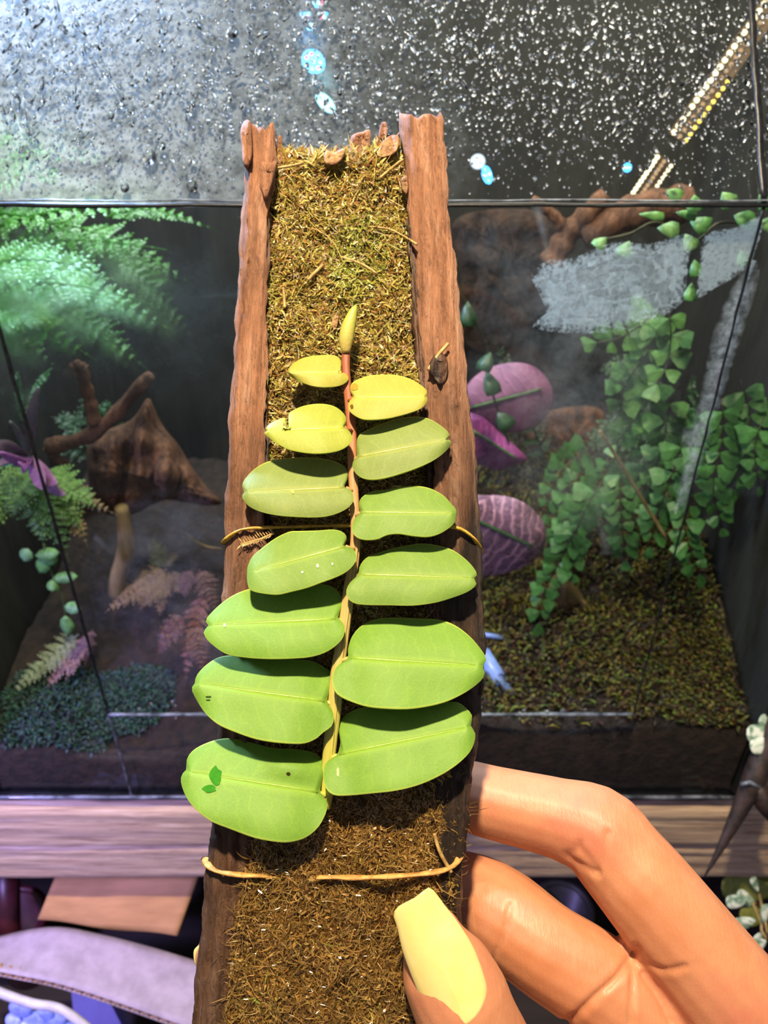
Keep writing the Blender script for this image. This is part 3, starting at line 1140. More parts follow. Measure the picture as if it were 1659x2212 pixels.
# loose straws and dry scraps lying on the moss
STRAW = simple('dry_straw', '#8a6a35', '#c9ab6c', 600, .6, .4, .0003)
for pts, r, lab in [
    ([(583, 365), (620, 360), (655, 352)], .00035, 'pale straw stalk poking out beside the broken rail top'),
    ([(795, 490), (840, 495), (875, 512), (900, 528)], .0003, 'thin green yellow stalk running into the bark rail groove'),
    ([(820, 385), (850, 360), (870, 345)], .0004, 'tan stalk slanting at the upper moss corner'),
    ([(665, 605), (680, 590), (698, 572)], .0005, 'dark red brown stalk scrap lying across the moss'),
    ([(735, 555), (780, 570), (815, 592)], .0004, 'grey brown twig half buried in the moss middle'),
    ([(612, 622), (614, 645), (615, 665)], .00035, 'golden needle scrap near the inner edge of the rail'),
    ([(925, 800), (940, 775), (968, 742)], .00045, 'bent pale stalk at the dark bark knot'),
    ([(975, 1885), (950, 1840), (938, 1800)], .0004, 'brown rootlet leading up to the lower tie'),
]:
    b = MB(); tube(b, catmull([PL(x, y, max(bed_h(x, y), -.0045 if x < 890 else .0004) + .0014) for x, y in pts], 14, False), r, 6, ref=Vector((0, 0, 1)))
    obj('dry_stalk', b, STRAW, None, lab, 'stalk', None, 'dry scraps on the moss', MPL)
for o_, h, lab in [
    ([(700, 352), (705, 325), (722, 330), (742, 320), (746, 330), (735, 350), (718, 358)], -.003, 'curled brown dry leaf scrap at the top of the moss'),
    ([(815, 338), (826, 308), (845, 292), (862, 296), (860, 322), (845, 336)], -.003, 'lumpy brown root scrap beside the tall rail top'),
    ([(866, 388), (878, 380), (882, 405), (878, 420), (868, 408)], -.001, 'small tan leaf scrap on the edge of the moss'),
    ([(718, 690), (732, 682), (728, 705), (720, 712)], -.002, 'cream flake of bark next to the vine bud'),
]:
    chip(o_, h, .0011, int(o_[0][0]), 'dry_scrap', simple('scrap_%d' % o_[0][0], '#6b4528', '#b58f62', 300, .7, .8, .0008), None, .9, label=lab, cat='leaf scrap', group='dry scraps on the moss')

# ================================================================== the shingle vine
vine = root('shingle_vine', MPL @ PL(706, 1745, 0), 'climbing vine with paired flat oval green leaves along the mount', 'plant')


def c2(p):
    return (460 + p[0] * .36166, 640 + p[1] * .36166)


def c3(p):
    return (400 + p[0] * .40989, 1100 + p[1] * .40989)


def c4(p):
    return (370 + p[0] * .42194, 1400 + p[1] * .42194)


YG1, YG2, MG1, MG2, MG3 = lin('#a6a448')[:3], lin('#99a440')[:3], lin('#7c8f48')[:3], lin('#73943f')[:3], lin('#719a38')[:3]
LEAVES = [
    (c2, (775, 456), (450, 456), [(446, 455), (450, 435), (480, 400), (540, 368), (610, 355), (690, 350), (740, 358), (765, 385), (768, 420), (758, 454), (790, 460), (808, 482), (805, 505), (775, 528), (730, 540), (660, 543), (590, 535), (530, 515), (480, 490), (455, 470)], .0022, YG1),
    (c2, (835, 605), (1276, 602), [(836, 603), (822, 570), (822, 535), (840, 510), (880, 490), (940, 473), (1010, 468), (1090, 470), (1170, 490), (1235, 525), (1275, 560), (1281, 588), (1274, 598), (1283, 612), (1275, 640), (1240, 672), (1180, 695), (1110, 715), (1040, 730), (960, 737), (890, 733), (835, 705), (810, 675), (808, 645), (820, 618)], .0030, YG1),
    (c2, (788, 785), (316, 803), [(322, 803), (313, 790), (340, 760), (390, 735), (434, 726), (440, 760), (418, 800), (450, 772), (452, 735), (450, 704), (480, 680), (540, 655), (610, 643), (680, 645), (740, 665), (785, 705), (798, 745), (783, 782), (802, 792), (825, 820), (832, 855), (810, 890), (760, 920), (690, 935), (610, 940), (530, 933), (450, 915), (390, 885), (340, 850), (306, 818)], .0052, YG2),
    (c2, (858, 962), (1412, 852), [(858, 960), (858, 900), (862, 850), (890, 815), (950, 785), (1040, 750), (1120, 727), (1200, 718), (1280, 728), (1350, 765), (1400, 805), (1415, 838), (1398, 853), (1425, 865), (1410, 905), (1370, 945), (1310, 985), (1220, 1025), (1120, 1060), (1030, 1085), (950, 1095), (890, 1085), (850, 1055), (833, 1015), (840, 980)], .0030, MG1),
    (c2, (795, 1143), (185, 1170), [(186, 1170), (175, 1125), (200, 1080), (250, 1030), (320, 990), (410, 970), (510, 963), (620, 965), (710, 980), (770, 1005), (802, 1040), (803, 1090), (784, 1142), (815, 1150), (838, 1185), (838, 1225), (805, 1265), (750, 1295), (680, 1315), (600, 1322), (490, 1318), (390, 1310), (300, 1293), (230, 1265), (190, 1230), (173, 1195)], .0028, MG1),
    (c2, (875, 1292), (1445, 1295), [(878, 1296), (872, 1240), (890, 1200), (950, 1165), (1040, 1155), (1110, 1140), (1200, 1132), (1290, 1145), (1370, 1185), (1420, 1235), (1455, 1280), (1450, 1320), (1445, 1350), (1410, 1385), (1350, 1420), (1280, 1437), (1190, 1430), (1110, 1418), (1040, 1425), (980, 1450), (910, 1455), (860, 1440), (832, 1405), (835, 1355), (850, 1320)], .0030, MG2),
    (c3, (848, 196), (345, 330), [(840, 192), (852, 150), (830, 120), (780, 107), (700, 112), (600, 115), (550, 118), (480, 150), (410, 200), (355, 250), (330, 300), (325, 350), (330, 400), (350, 430), (420, 445), (490, 450), (560, 435), (640, 415), (720, 385), (790, 360), (850, 330), (890, 290), (903, 250), (890, 215), (868, 198)], .0046, MG2),
    (c3, (908, 345), (1526, 362), [(910, 345), (920, 300), (950, 260), (1000, 235), (1080, 210), (1170, 190), (1250, 180), (1330, 190), (1410, 215), (1480, 265), (1525, 315), (1538, 350), (1520, 366), (1535, 385), (1525, 410), (1480, 440), (1400, 470), (1310, 495), (1200, 508), (1080, 507), (960, 505), (890, 495), (855, 465), (850, 425), (870, 385)], .0032, MG2),
    (c3, (808, 580), (122, 612), [(122, 611), (108, 590), (125, 560), (180, 505), (250, 455), (330, 422), (420, 408), (520, 402), (620, 396), (720, 393), (780, 412), (820, 455), (828, 500), (806, 572), (825, 590), (840, 620), (835, 670), (800, 715), (740, 755), (660, 780), (560, 788), (430, 790), (320, 783), (220, 765), (150, 720), (110, 680), (98, 645)], .0030, MG3),
    (c3, (858, 785), (1566, 825), [(856, 788), (858, 740), (875, 680), (910, 630), (970, 590), (1040, 573), (1130, 570), (1230, 575), (1330, 580), (1420, 610), (1500, 670), (1560, 740), (1587, 790), (1568, 830), (1580, 855), (1570, 890), (1530, 930), (1460, 975), (1370, 1015), (1270, 1040), (1170, 1052), (1060, 1050), (960, 1040), (880, 1015), (810, 980), (780, 940), (775, 890), (790, 840), (815, 815)], .0038, MG3),
    (c4, (796, 275), (118, 180), [(120, 180), (130, 140), (180, 85), (250, 45), (340, 36), (430, 42), (530, 50), (640, 56), (720, 65), (780, 95), (820, 130), (815, 200), (798, 272), (825, 320), (833, 360), (820, 400), (780, 430), (740, 465), (680, 488), (600, 488), (500, 478), (420, 462), (330, 430), (240, 390), (180, 340), (140, 285), (108, 225), (106, 200)], .0028, MG3),
    (c4, (848, 548), (1538, 402), [(846, 550), (865, 490), (858, 420), (870, 365), (930, 318), (1020, 298), (1150, 290), (1300, 285), (1450, 275), (1500, 300), (1540, 345), (1534, 397), (1555, 430), (1555, 470), (1530, 530), (1470, 590), (1380, 650), (1270, 700), (1150, 730), (1020, 745), (900, 755), (830, 750), (790, 715), (778, 660), (785, 600), (810, 570)], .0030, MG3),
    (c4, (762, 740), (70, 632), [(76, 622), (80, 570), (110, 525), (170, 490), (250, 465), (330, 463), (420, 485), (520, 510), (620, 515), (700, 525), (750, 545), (780, 580), (778, 650), (763, 737), (790, 770), (798, 820), (775, 880), (740, 930), (680, 975), (600, 995), (520, 990), (420, 970), (310, 930), (200, 885), (120, 820), (75, 760), (50, 690), (54, 648)], .0026, MG3),
]
MARKM = tinted('leaf_mark_skin', .8, 900, .2, .1, spec=.1)
MARKS = {12: [(466, 1676, 14, 22, '#35801a'), (452, 1704, 16, 9, '#35801a'), (623, 1671, 5, 4, '#3a3018')],
         1: [(760, 878, 4, 5, '#6a4a18'), (766, 836, 9, 8, '#a88a34')], 2: [(616, 918, 3, 14, '#5c3c14')],
         4: [(632, 1062, 4, 5, '#b0b468')], 8: [(485, 1350, 3, 5, '#dfe6b8')], 10: [(450, 1505, 7, 1.8, '#2f4a1c'), (450, 1512, 6, 1.5, '#2f4a1c')],
         6: [(653, 1236, 3, 3, '#d8dcc8'), (686, 1222, 3, 5, '#d8dcc8'), (718, 1218, 2, 4, '#d8dcc8')], 11: [(730, 1668, 3, 12, '#d2c890')]}
MIDRIB = tinted('leaf_midrib', .4, 900, .15, .2)
for li, (cv, bs, tp, out, h0, colr) in enumerate(LEAVES):
    out = catmull([cv(p) for p in out], 84)
    bs, tp = Vector(cv(bs)), Vector(cv(tp))
    r0 = random.Random(li)
    p1, p2, p3 = (r0.uniform(0, 6.28) for _ in range(3))
    ax = (tp - bs).normalized()
    nx = Vector((-ax.y, ax.x))
    if nx.y < 0:
        nx = -nx                        # points down the picture
    ctr = (bs + tp) / 2

    def height(v, r, h0=h0, ctr=ctr, nx=nx, ax=ax, p1=p1, p2=p2, bs=bs, li=li):
        low = (v - ctr).dot(nx)         # px below the middle
        al = (v - bs).dot(ax)
        h = h0 + .0010 + .000040 * low + .0011 * (1 - r * r) - .00010 * math.exp(-(r / .12) ** 2)
        h += .00028 * math.sin(al * .045 + p1) * r + .0003 * math.sin(low * .05 + p2) * r
        h -= .0012 * math.exp(-(al / 40) ** 2)
        if li == 12:                    # buckled fold near the stalk of the lowest leaf
            h += .0016 * math.exp(-((low + 45) / 22) ** 2) * math.exp(-((al - 60) / 55) ** 2)
        return h
    vs, fs, uvs = ringfill(out, bs, tp, (0, .06, .14, .28, .45, .62, .78, .90, .965, 1.0), lambda v, r, s, side: PL(v.x, v.y, height(v, r)))
    b = MB()
    # orient faces to the viewer
    b.add(vs, fs, None, uvs)
    m = b.mesh('leaf')
    nz = sum(p.normal.z for p in m.polygons)
    if nz < 0:
        m.flip_normals()
    lf = obj('leaf', m, LEAF, vine, basis=MPL, solid=.0005, color=colr)
    b = MB()
    n = 16
    pts = [bs.lerp(tp, .02 + .93 * i / n) for i in range(n + 1)]
    tube(b, [PL(q.x, q.y, height(q, 0) - .00002) for q in pts], [.00042 * (1 - .75 * i / n) for i in range(n + 1)], 8, ref=Vector((0, 0, 1)), flat=.28)
    obj('midrib', b, MIDRIB, lf, basis=MPL, color=tuple(min(1, k * f) for k, f in zip(colr, (1.5, 1.3, 1.15))))
    for (mx, my, rx, ry, mc) in MARKS.get(li, ()):
        po = [Vector((mx + rx * math.cos(w) * r0.uniform(.75, 1.1), my + ry * math.sin(w) * r0.uniform(.75, 1.1))) for w in np.linspace(0, 6.283, 13)[:-1]]
        sx = Vector((rx * .4, 0)) if rx > ry else Vector((0, ry * .4))
        md = Vector((mx, my))

        def rr_(v):
            q = bs.lerp(tp, min(max((v - bs).dot(tp - bs) / (tp - bs).length_squared, .05), .95))
            edge = min(out, key=lambda p: abs(math.atan2((p - q).cross(v - q) if False else (p - q).x * (v - q).y - (p - q).y * (v - q).x, (p - q).dot(v - q))))
            return min(1, (v - q).length / max((edge - q).length, 1))
        vs, fs, uvs = ringfill(po, md - sx, md + sx, (0, .5, 1.0), lambda v, r, s, side: PL(v.x, v.y, height(v, rr_(v)) + .00016))
        b = MB(); b.add(vs, fs, None, uvs)
        obj('leaf_mark', b, MARKM, lf, basis=MPL, color=lin(mc)[:3])

STEM_PX = [(748, 752, 9), (747, 790, 9), (750, 830, 9), (755, 880, 10), (760, 940, 10.5), (761, 1000, 10.5), (764, 1060, 10.5), (767, 1110, 10.5), (768, 1160, 11), (764, 1210, 12), (755, 1270, 13), (746, 1330, 13.5), (737, 1400, 14), (728, 1460, 15), (722, 1530, 15.5), (714, 1600, 15), (709, 1660, 14.5), (706, 1720, 13), (704, 1748, 8)]
b = MB()
cp = catmull([(x, y, r) for x, y, r in STEM_PX], 70, False)
hs = lambda y: lerp_table([(750, .0014), (900, .0006), (1150, .0012), (1500, .0016), (1748, .0006)], y)[0]
tube(b, [PL(q.x, q.y, hs(q.y)) for q in cp], [q.z * (PL(q.x, q.y).length and (MPL @ PL(q.x, q.y)).dot(F_)) / FPX for q in cp], 10, flat=.65, ref=Vector((0, 0, 1)))
stem_o = obj('stem', b, STEM, vine, basis=MPL)
b = MB()   # a sharp keel along the stem
tube(b, [PL(q.x + 4, q.y, hs(q.y) + .0008) for q in cp[26:]], .00035, 6, ref=Vector((0, 0, 1)))
o = obj('stem_ridge', b, STEM, stem_o, basis=MPL)
b = MB()
bp = catmull([(748, 762, 8), (747, 748, 13), (748, 730, 16), (752, 708, 15.5), (758, 688, 12.5), (764, 670, 8), (769, 660, 2.5)], 24, False)
tube(b, [PL(q.x, q.y, .0018 + .00002 * (762 - q.y)) for q in bp], [q.z * .184 / FPX for q in bp], 12, flat=.8, ref=Vector((0, 0, 1)))
obj('leaf_bud', b, BUD, vine, basis=MPL)
# short leaf stalks
for k, (cv, bs, tp, out, h0, colr) in enumerate(LEAVES):
    q = Vector(cv(bs))
    sx = min(cp, key=lambda c: abs(c.y - q.y - 6))
    b = MB(); tube(b, [PL(sx.x, q.y + 8, hs(q.y)), PL((sx.x + q.x) / 2, q.y + 5, h0 * .6), PL(q.x, q.y, h0 - .0005)], [.0007, .0005, .0004], 6, ref=Vector((0, 0, 1)))
    obj('leaf_stalk', b, STEM, vine, basis=MPL)

# ================================================================== the two ties
def tie(name, front, back_y, mat, w, label, hb=-TH - .0028, thick=.5):
    """front: (px, py, h) points left to right; runs round behind the mount"""
    pts = [PL(x, y, h) for x, y, h in front]
    xl, yl, _ = front[0]
    xr, yr, _ = front[-1]
    back = [PL(xr - 2, yr + 6, -.007), PL(xr - 8, yr + 4, hb + .0005), PL(xr - 45, yr + 6, hb), PL((xl + xr) / 2, back_y, hb), PL(xl + 45, yl + 6, hb), PL(xl + 10, yl + 4, hb + .0005), PL(xl + 2, yl + 2, -.007)]
    loop = catmull(pts + back, 120, True)
    b = MB()
    loop.append(loop[0])
    r0 = random.Random(3)
    tube(b, loop, [w * (1 + .18 * math.sin(i * .9) + r0.uniform(-.08, .08)) for i in range(len(loop))], 8, False, flat=thick, ref=Vector((0, 1, 0.2)))
    return obj(name, b, mat, None, label, 'tie', None, 'ties round the mount', MPL)


tie('raffia_tie', [(483, 1172, -.002), (500, 1156, .0008), (522, 1144, .0012), (565, 1140, .0010), (630, 1138, -.0005), (700, 1136, -.0008), (760, 1136, .0), (840, 1142, -.0005), (920, 1140, .0002), (975, 1138, .0012), (1005, 1148, .0012), (1026, 1166, .0008), (1036, 1190, -.003)], 1200, BANDY, .00075, 'yellow tie stretched across the mount behind the middle leaves')
tie('raffia_tie', [(444, 1855, -.003), (452, 1872, .0008), (475, 1884, .0016), (520, 1890, .0012), (560, 1892, .0010), (600, 1894, -.0014), (660, 1896, -.0012), (705, 1895, .0014), (735, 1895, .0010), (765, 1896, .0020), (830, 1894, .0030), (900, 1889, .0030), (950, 1882, .0022), (980, 1870, .0012), (993, 1850, -.001), (998, 1825, -.005)], 1880, BAND, .00080, 'pale tan tie half sunk in the wet moss above the thumb')
# a dry moss sprig caught at the upper tie
b = MB()
r0 = random.Random(2)
tube(b, [PL(520, 1176, .001), PL(560, 1166, .0014), (PL(592, 1152, .0012))], .0003, 5, ref=Vector((0, 0, 1)))
for i in range(26):
    f = i / 25
    c = PL(522 + 68 * f, 1175 - 22 * f, .0013)
    s = 1 if i % 2 else -1
    d = Vector((-.6, s * .8, .2)) * r0.uniform(.0010, .0019)
    b.add([c, c + d * .5 + Vector((.0002, 0, 0)), c + d, c + d * .5 - Vector((.0002, 0, 0))], [(0, 1, 2, 3)])
obj('moss_sprig', b, STRAW, None, 'feathery dry straw coloured sprig hanging at the upper tie', 'sprig', None, None, MPL)

# ================================================================== the hand
# stations: (px, py, depth in metres, radius in px at that depth)
def mm(st):
    return [(P(x, y, d), r * d / FPX) for x, y, d, r in st]


def limb(mb, st, n=46, seg=18, squash=1.0):
    pr = mm(st)
    c = catmull([(*p, r) if False else (p.x, p.y, p.z) for p, r in pr], n, False)
    # radius interpolated on the same parameter
    L = [0]
    for (a, _), (b_, _) in zip(pr, pr[1:]):
        L.append(L[-1] + (b_ - a).length)
    tot = L[-1]
    rad = np.interp(np.linspace(0, tot, n), L, [r for _, r in pr])
    pts, rr = list(c), list(rad)
    # rounded ends
    t0, t1 = (pts[0] - pts[1]).normalized(), (pts[-1] - pts[-2]).normalized()
    head = [(pts[0] + t0 * rr[0] * math.sin(a), rr[0] * math.cos(a)) for a in (1.35, 1.1, .8, .4)]
    tail = [(pts[-1] + t1 * rr[-1] * math.sin(a), rr[-1] * math.cos(a)) for a in (.4, .8, 1.1, 1.35)]
    pts = [p for p, _ in head] + pts + [p for p, _ in tail]
    rr = [r for _, r in head] + rr + [r for _, r in tail]
    tube(mb, pts, rr, seg, True, ref=U_)


INDEX = [(810, 1712, .1885, 62), (900, 1700, .1885, 74), (1000, 1716, .1875, 73), (1060, 1732, .186, 76), (1130, 1748, .184, 79), (1210, 1768, .181, 84), (1290, 1796, .178, 98), (1345, 1860, .175, 100), (1400, 1925, .172, 106), (1500, 2050, .168, 112), (1600, 2180, .166, 124), (1720, 2330, .166, 150)]
MIDDLE = [(468, 2062, .1865, 46), (520, 2048, .1870, 60), (620, 2018, .1880, 68), (750, 1972, .1890, 74), (880, 1935, .1890, 80), (960, 1925, .1875, 84), (1030, 1940, .184, 88), (1090, 1980, .179, 97), (1180, 2052, .1745, 98), (1300, 2130, .172, 104), (1420, 2240, .172, 120), (1560, 2400, .174, 150)]
RING = [(600, 2390, .1880, 58), (760, 2360, .1890, 72), (900, 2310, .1895, 80), (1020, 2300, .187, 86), (1120, 2350, .180, 92), (1300, 2460, .176, 102), (1480, 2580, .177, 130)]
LITTLE = [(760, 2660, .1885, 50), (900, 2620, .1885, 62), (1020, 2600, .185, 70), (1140, 2640, .180, 78), (1300, 2730, .180, 90), (1450, 2800, .181, 120)]
THUMB = [(935, 2030, .1495, 70), (958, 2085, .1488, 98), (990, 2150, .1482, 108), (1030, 2240, .1485, 108), (1100, 2360, .151, 112), (1250, 2500, .156, 130), (1420, 2600, .163, 160), (1560, 2680, .170, 200)]
PALM = [(1440, 2190, .1785, 92), (1530, 2270, .1790, 150), (1640, 2420, .180, 230), (1760, 2620, .184, 270), (1880, 2860, .19, 250), (2050, 3150, .20, 220), (2350, 3600, .21, 230)]
mb = MB()
for st in (INDEX, MIDDLE, RING, LITTLE, THUMB, PALM):
    limb(mb, st)
# web between index and middle, and heel between palm and the lower fingers
limb(mb, [(1400, 2130, .176, 60), (1470, 2170, .174, 80), (1600, 2260, .172, 110)])
limb(mb, [(1400, 2620, .178, 150), (1600, 2650, .182, 220), (1750, 2800, .186, 220)])
limb(mb, [(1200, 2500, .160, 120), (1420, 2480, .170, 150), (1600, 2480, .176, 190)])
tmp = bpy.data.objects.new('hand_tmp', mb.mesh('hand_tmp'))
col.objects.link(tmp)
md = tmp.modifiers.new('r', 'REMESH'); md.mode = 'VOXEL'; md.voxel_size = .00062
ms = tmp.modifiers.new('s', 'SMOOTH'); ms.factor = .5; ms.iterations = 9
dg = bpy.context.evaluated_depsgraph_get()
hm = bpy.data.meshes.new_from_object(tmp.evaluated_get(dg))
col.objects.unlink(tmp)
bpy.data.objects.remove(tmp)
hm.name = 'hand'
# creases and folds, cut into the surface
nv = len(hm.vertices)
co = np.zeros(nv * 3); hm.vertices.foreach_get('co', co); co = co.reshape(-1, 3)
no = np.zeros(nv * 3); hm.vertices.foreach_get('normal', no); no = no.reshape(-1, 3)
Fv, Rv, Uv = (np.array(k) for k in (F_, R_, U_))
dep = co @ Fv
ppx = W_ / 2 + FPX * (co @ Rv) / dep
ppy = H_ / 2 - FPX * (co @ Uv) / dep
front = np.clip(-(no @ Fv) * 2.2 + .25, 0, 1)
CREASES = [  # polyline, half width px, depth m, max camera depth
    ([(1222, 1842), (1245, 1838), (1252, 1820)], 8, .00028, .2),
    ([(1228, 1852), (1262, 1872), (1290, 1888)], 7, .00045, .2),
    ([(1252, 1830), (1278, 1862), (1292, 1882)], 7, .0002, .2),
    ([(1290, 1885), (1302, 1850), (1312, 1800)], 7, .0003, .2),
    ([(1060, 2078), (1078, 2040), (1095, 1990), (1102, 1955)], 6, .00035, .2),
    ([(1075, 2050), (1090, 2010), (1094, 1970)], 4, .00015, .2),
    ([(1372, 2052), (1335, 2108), (1290, 2150), (1242, 2196), (1215, 2212)], 8, .0008, .2),
    ([(1366, 2080), (1366, 2120), (1362, 2212)], 6, .0005, .2),
    ([(1374, 2046), (1400, 2082), (1440, 2096), (1480, 2088)], 7, .0005, .2),
    ([(1540, 2120), (1575, 2112), (1625, 2105)], 6, .0004, .2),
    ([(1388, 2104), (1420, 2150), (1450, 2212)], 6, .0006, .2),
]
disp = np.zeros(nv)
for poly, hw, dp, _ in CREASES:
    p = np.array([(q.x, q.y) for q in catmull([Vector((*a, 0)) for a in poly], 40, False)])
    box_ = (ppx > p[:, 0].min() - 60) & (ppx < p[:, 0].max() + 60) & (ppy > p[:, 1].min() - 60) & (ppy < p[:, 1].max() + 60) & (dep > .158)
    idx = np.nonzero(box_)[0]
    if len(idx) == 0:
        continue
    dd = np.sqrt(((ppx[idx, None] - p[None, :, 0]) ** 2 + (ppy[idx, None] - p[None, :, 1]) ** 2)).min(1)
    disp[idx] += -dp * np.exp(-(dd / hw) ** 2) + .10 * dp * np.exp(-((dd - 2.4 * hw) / (1.3 * hw)) ** 2)
# nail fold of the thumb
co2 = co + no * (disp * front)[:, None]
hm.vertices.foreach_set('co', co2.ravel())
hm.polygons.foreach_set('use_smooth', [True] * len(hm.polygons))
hm.update()
hand = obj('person_hand', hm, SKIN, None, 'hand with long pale yellow nails pinching the mount between thumb and fingers', 'hand')

# nails
NAIL_O = [(926, 1917), (941, 1929), (962, 1957), (987, 1989), (1022, 2045), (1045, 2106), (1052, 2141), (1045, 2172), (1022, 2205), (985, 2226), (952, 2222), (928, 2193), (896, 2126), (870, 2055), (858, 2004), (850, 1977), (858, 1960), (878, 1948), (896, 1939)]


def nail(out, b0, e0, dbase, dtip, rad, thick, name, n=60):
    o2 = catmull(out, n)
    b0, e0 = Vector(b0), Vector(e0)
    ax = (e0 - b0); L = ax.length; ax = ax / L
    nx = Vector((-ax.y, ax.x))

    def pt(v, extra=0):
        s = (v - b0).dot(ax) / L
        d = dbase + (dtip - dbase) * s - .0006 * math.sin(max(0, min(1, s)) * math.pi)
        lat = (v - b0).dot(nx) * d / FPX
        return P(v.x, v.y, d + lat * lat / (2 * rad) + extra)
    b = MB()
    v1, f1, u1 = ringfill(o2, b0.lerp(e0, .1), b0.lerp(e0, .92), (0, .25, .5, .7, .85, .94, .985, 1.0), lambda v, r, s, side: pt(v, .0003 * max(0, r - .93) / .07))
    v2, f2, u2 = ringfill(o2, b0.lerp(e0, .1), b0.lerp(e0, .92), (0, .5, .85, 1.0), lambda v, r, s, side: pt(v, thick))
    b.add(v1, f1, None, u1); k = len(b.v)
    b.add(v2, [q[::-1] for q in f2], None, u2)
    N = len(o2)
    a1, a2 = 7 * N, k + 3 * N
    b.f += [(a1 + i, a1 + (i + 1) % N, a2 + (i + 1) % N, a2 + i) for i in range(N)]
    m = b.mesh(name)
    import bmesh
    bm = bmesh.new(); bm.from_mesh(m); bmesh.ops.recalc_face_normals(bm, faces=bm.faces); bm.to_mesh(m); bm.free()
    return obj(name, m, NAIL, hand, 'pale yellow long squared nail')


nail(NAIL_O, (1010, 2215), (888, 1932), .1388, .1432, .0075, .0009, 'thumb_nail')
nail([(418, 2058), (424, 2046), (440, 2038), (470, 2036), (500, 2046), (500, 2076), (470, 2088), (440, 2092), (422, 2084)], (505, 2060), (420, 2066), .1850, .1850, .02, .0009, 'finger_nail', 36)

# ================================================================== inside the tank: ground
def ground_z(x, y):
    k = min(1, max(0, (x + .02) / .08))
    z = Z_DOOR - .030 + .008 * k + (y - YG) * (.20 + .14 * k) + .008 * math.sin(x * 21 + 1) * math.sin(y * 26) + .004 * math.sin(x * 55 + y * 40)
    if x < -.13:
        z -= .014 * min(1, (-.13 - x) / .04) * max(0, 1 - (y - YG) / .08)
    if x > .08:
        z += .010 * min(1, (x - .08) / .08)
    return z


b = MB()
NX, NY = 80, 44
xs = np.linspace(XL + .003, XR - .003, NX + 1)
ys = np.linspace(YG + TT + .0008, YB - .001, NY + 1)
vs = [(x, y, ground_z(x, y) + rng.uniform(-.0012, .0012)) for y in ys for x in xs]
fs = [(j * (NX + 1) + i, j * (NX + 1) + i + 1, (j + 1) * (NX + 1) + i + 1, (j + 1) * (NX + 1) + i) for j in range(NY) for i in range(NX)]
k0 = len(vs)
vs += [(x, ys[0], Z_BASE + .005) for x in xs]
fs += [(i, k0 + i, k0 + i + 1, i + 1) for i in range(NX)]
b.add(vs, fs)
obj('soil_bed', b, SOIL, None, 'dark crumbly soil bed filling the bottom of the tank', 'soil', 'stuff')


def ground_moss(name, label, n, regions, pal, seed, L=(.004, .010), w=.0006):
    r0 = random.Random(seed)
    mb = MB()
    for k in range(n):
        cx, cy, rx, ry = r0.choice(regions)
        a, q = r0.uniform(0, 6.28), math.sqrt(r0.random())
        x, y = cx + rx * q * math.cos(a), cy + ry * q * math.sin(a)
        if not (XL + .006 < x < XR - .006 and YG + .007 < y < YB - .005):
            continue
        z = ground_z(x, y) + .004 * (1 - q) + .0005
        c = tuple(v * r0.uniform(.6, 1.2) for v in r0.choice(pal))
        ang = r0.uniform(0, 6.28); l = r0.uniform(*L)
        d = Vector((math.cos(ang) * .6, math.sin(ang) * .6, r0.uniform(.3, 1.0))).normalized() * l
        s = Vector((-math.sin(ang), math.cos(ang), 0)) * w
        p = Vector((x, y, z - .001))
        m_ = p + d * .55 + Vector((0, 0, .001)); e = p + d - Vector((0, 0, .0015))
        mb.add([p - s, p + s, m_ + s * 1.3, m_ - s * 1.3, e], [(0, 1, 2, 3), (3, 2, 4)], c)
    return obj(name, mb, MOSS2, None, label, 'moss', 'stuff', smooth=False)


t = NT('ground_moss')
a_ = t.n('ShaderNodeVertexColor', layer_name='tint')
tl = t.n('ShaderNodeBsdfTranslucent'); t.l(a_.outputs[0], tl.inputs[0])
MOSS2 = t.done(t.mixs(.3, t.bsdf(a_.outputs[0], .6), tl.outputs[0]))
ground_moss('ground_moss', 'olive brown moss carpet covering the slope by the tank corner', 16000,
            [(.13, .40, .09, .10), (.17, .35, .05, .05), (.08, .36, .07, .05), (.10, .46, .09, .07), (.19, .44, .03, .08), (.19, .33, .03, .03)],
            [lin(c)[:3] for c in ('#6d6a26', '#4c4a1c', '#3c2c18', '#7f7a2e', '#553c22', '#2c2414')], 41)
ground_moss('ground_moss', 'dark bluish green moss cushion low against the glass', 5000,
            [(-.20, .33, .04, .03), (-.16, .34, .03, .02)], [lin(c)[:3] for c in ('#2c4a40', '#3a5c50', '#1f3430', '#4a6a64')], 42, (.003, .007))


# ------------------------------------------------------------------ foliage builders
def leaflet(mb, p, d, n, L, w, notch=0.0, k=5):
    """small pointed or rounded leaf: fan of quads about its middle"""
    d = d.normalized(); s = d.cross(n)
    if s.length < 1e-5:
        s = d.cross(Vector((1, 0, 0)))
    s.normalize(); n = s.cross(d).normalized()
    vs = [p]
    prof = ((.2, .75), (.5, 1.0), (.8, .75)) if notch == 0 else ((.25, .55), (.6, 1.0), (.9, .9))
    for f, ww in prof:
        c = p + d * (L * f)
        vs += [c + s * (w * ww) - n * (w * .10), c + n * (w * .04), c - s * (w * ww) - n * (w * .10)]
    vs.append(p + d * (L * (1 - notch)) - n * (w * .1))
    fs = [(0, 1, 2), (0, 2, 3)]
    for q in range(2):
        a = 1 + 3 * q
        fs += [(a, a + 3, a + 4, a + 1), (a + 1, a + 4, a + 5, a + 2)]
    fs += [(7, 10, 8), (8, 10, 9)]
    mb.add(vs, fs)


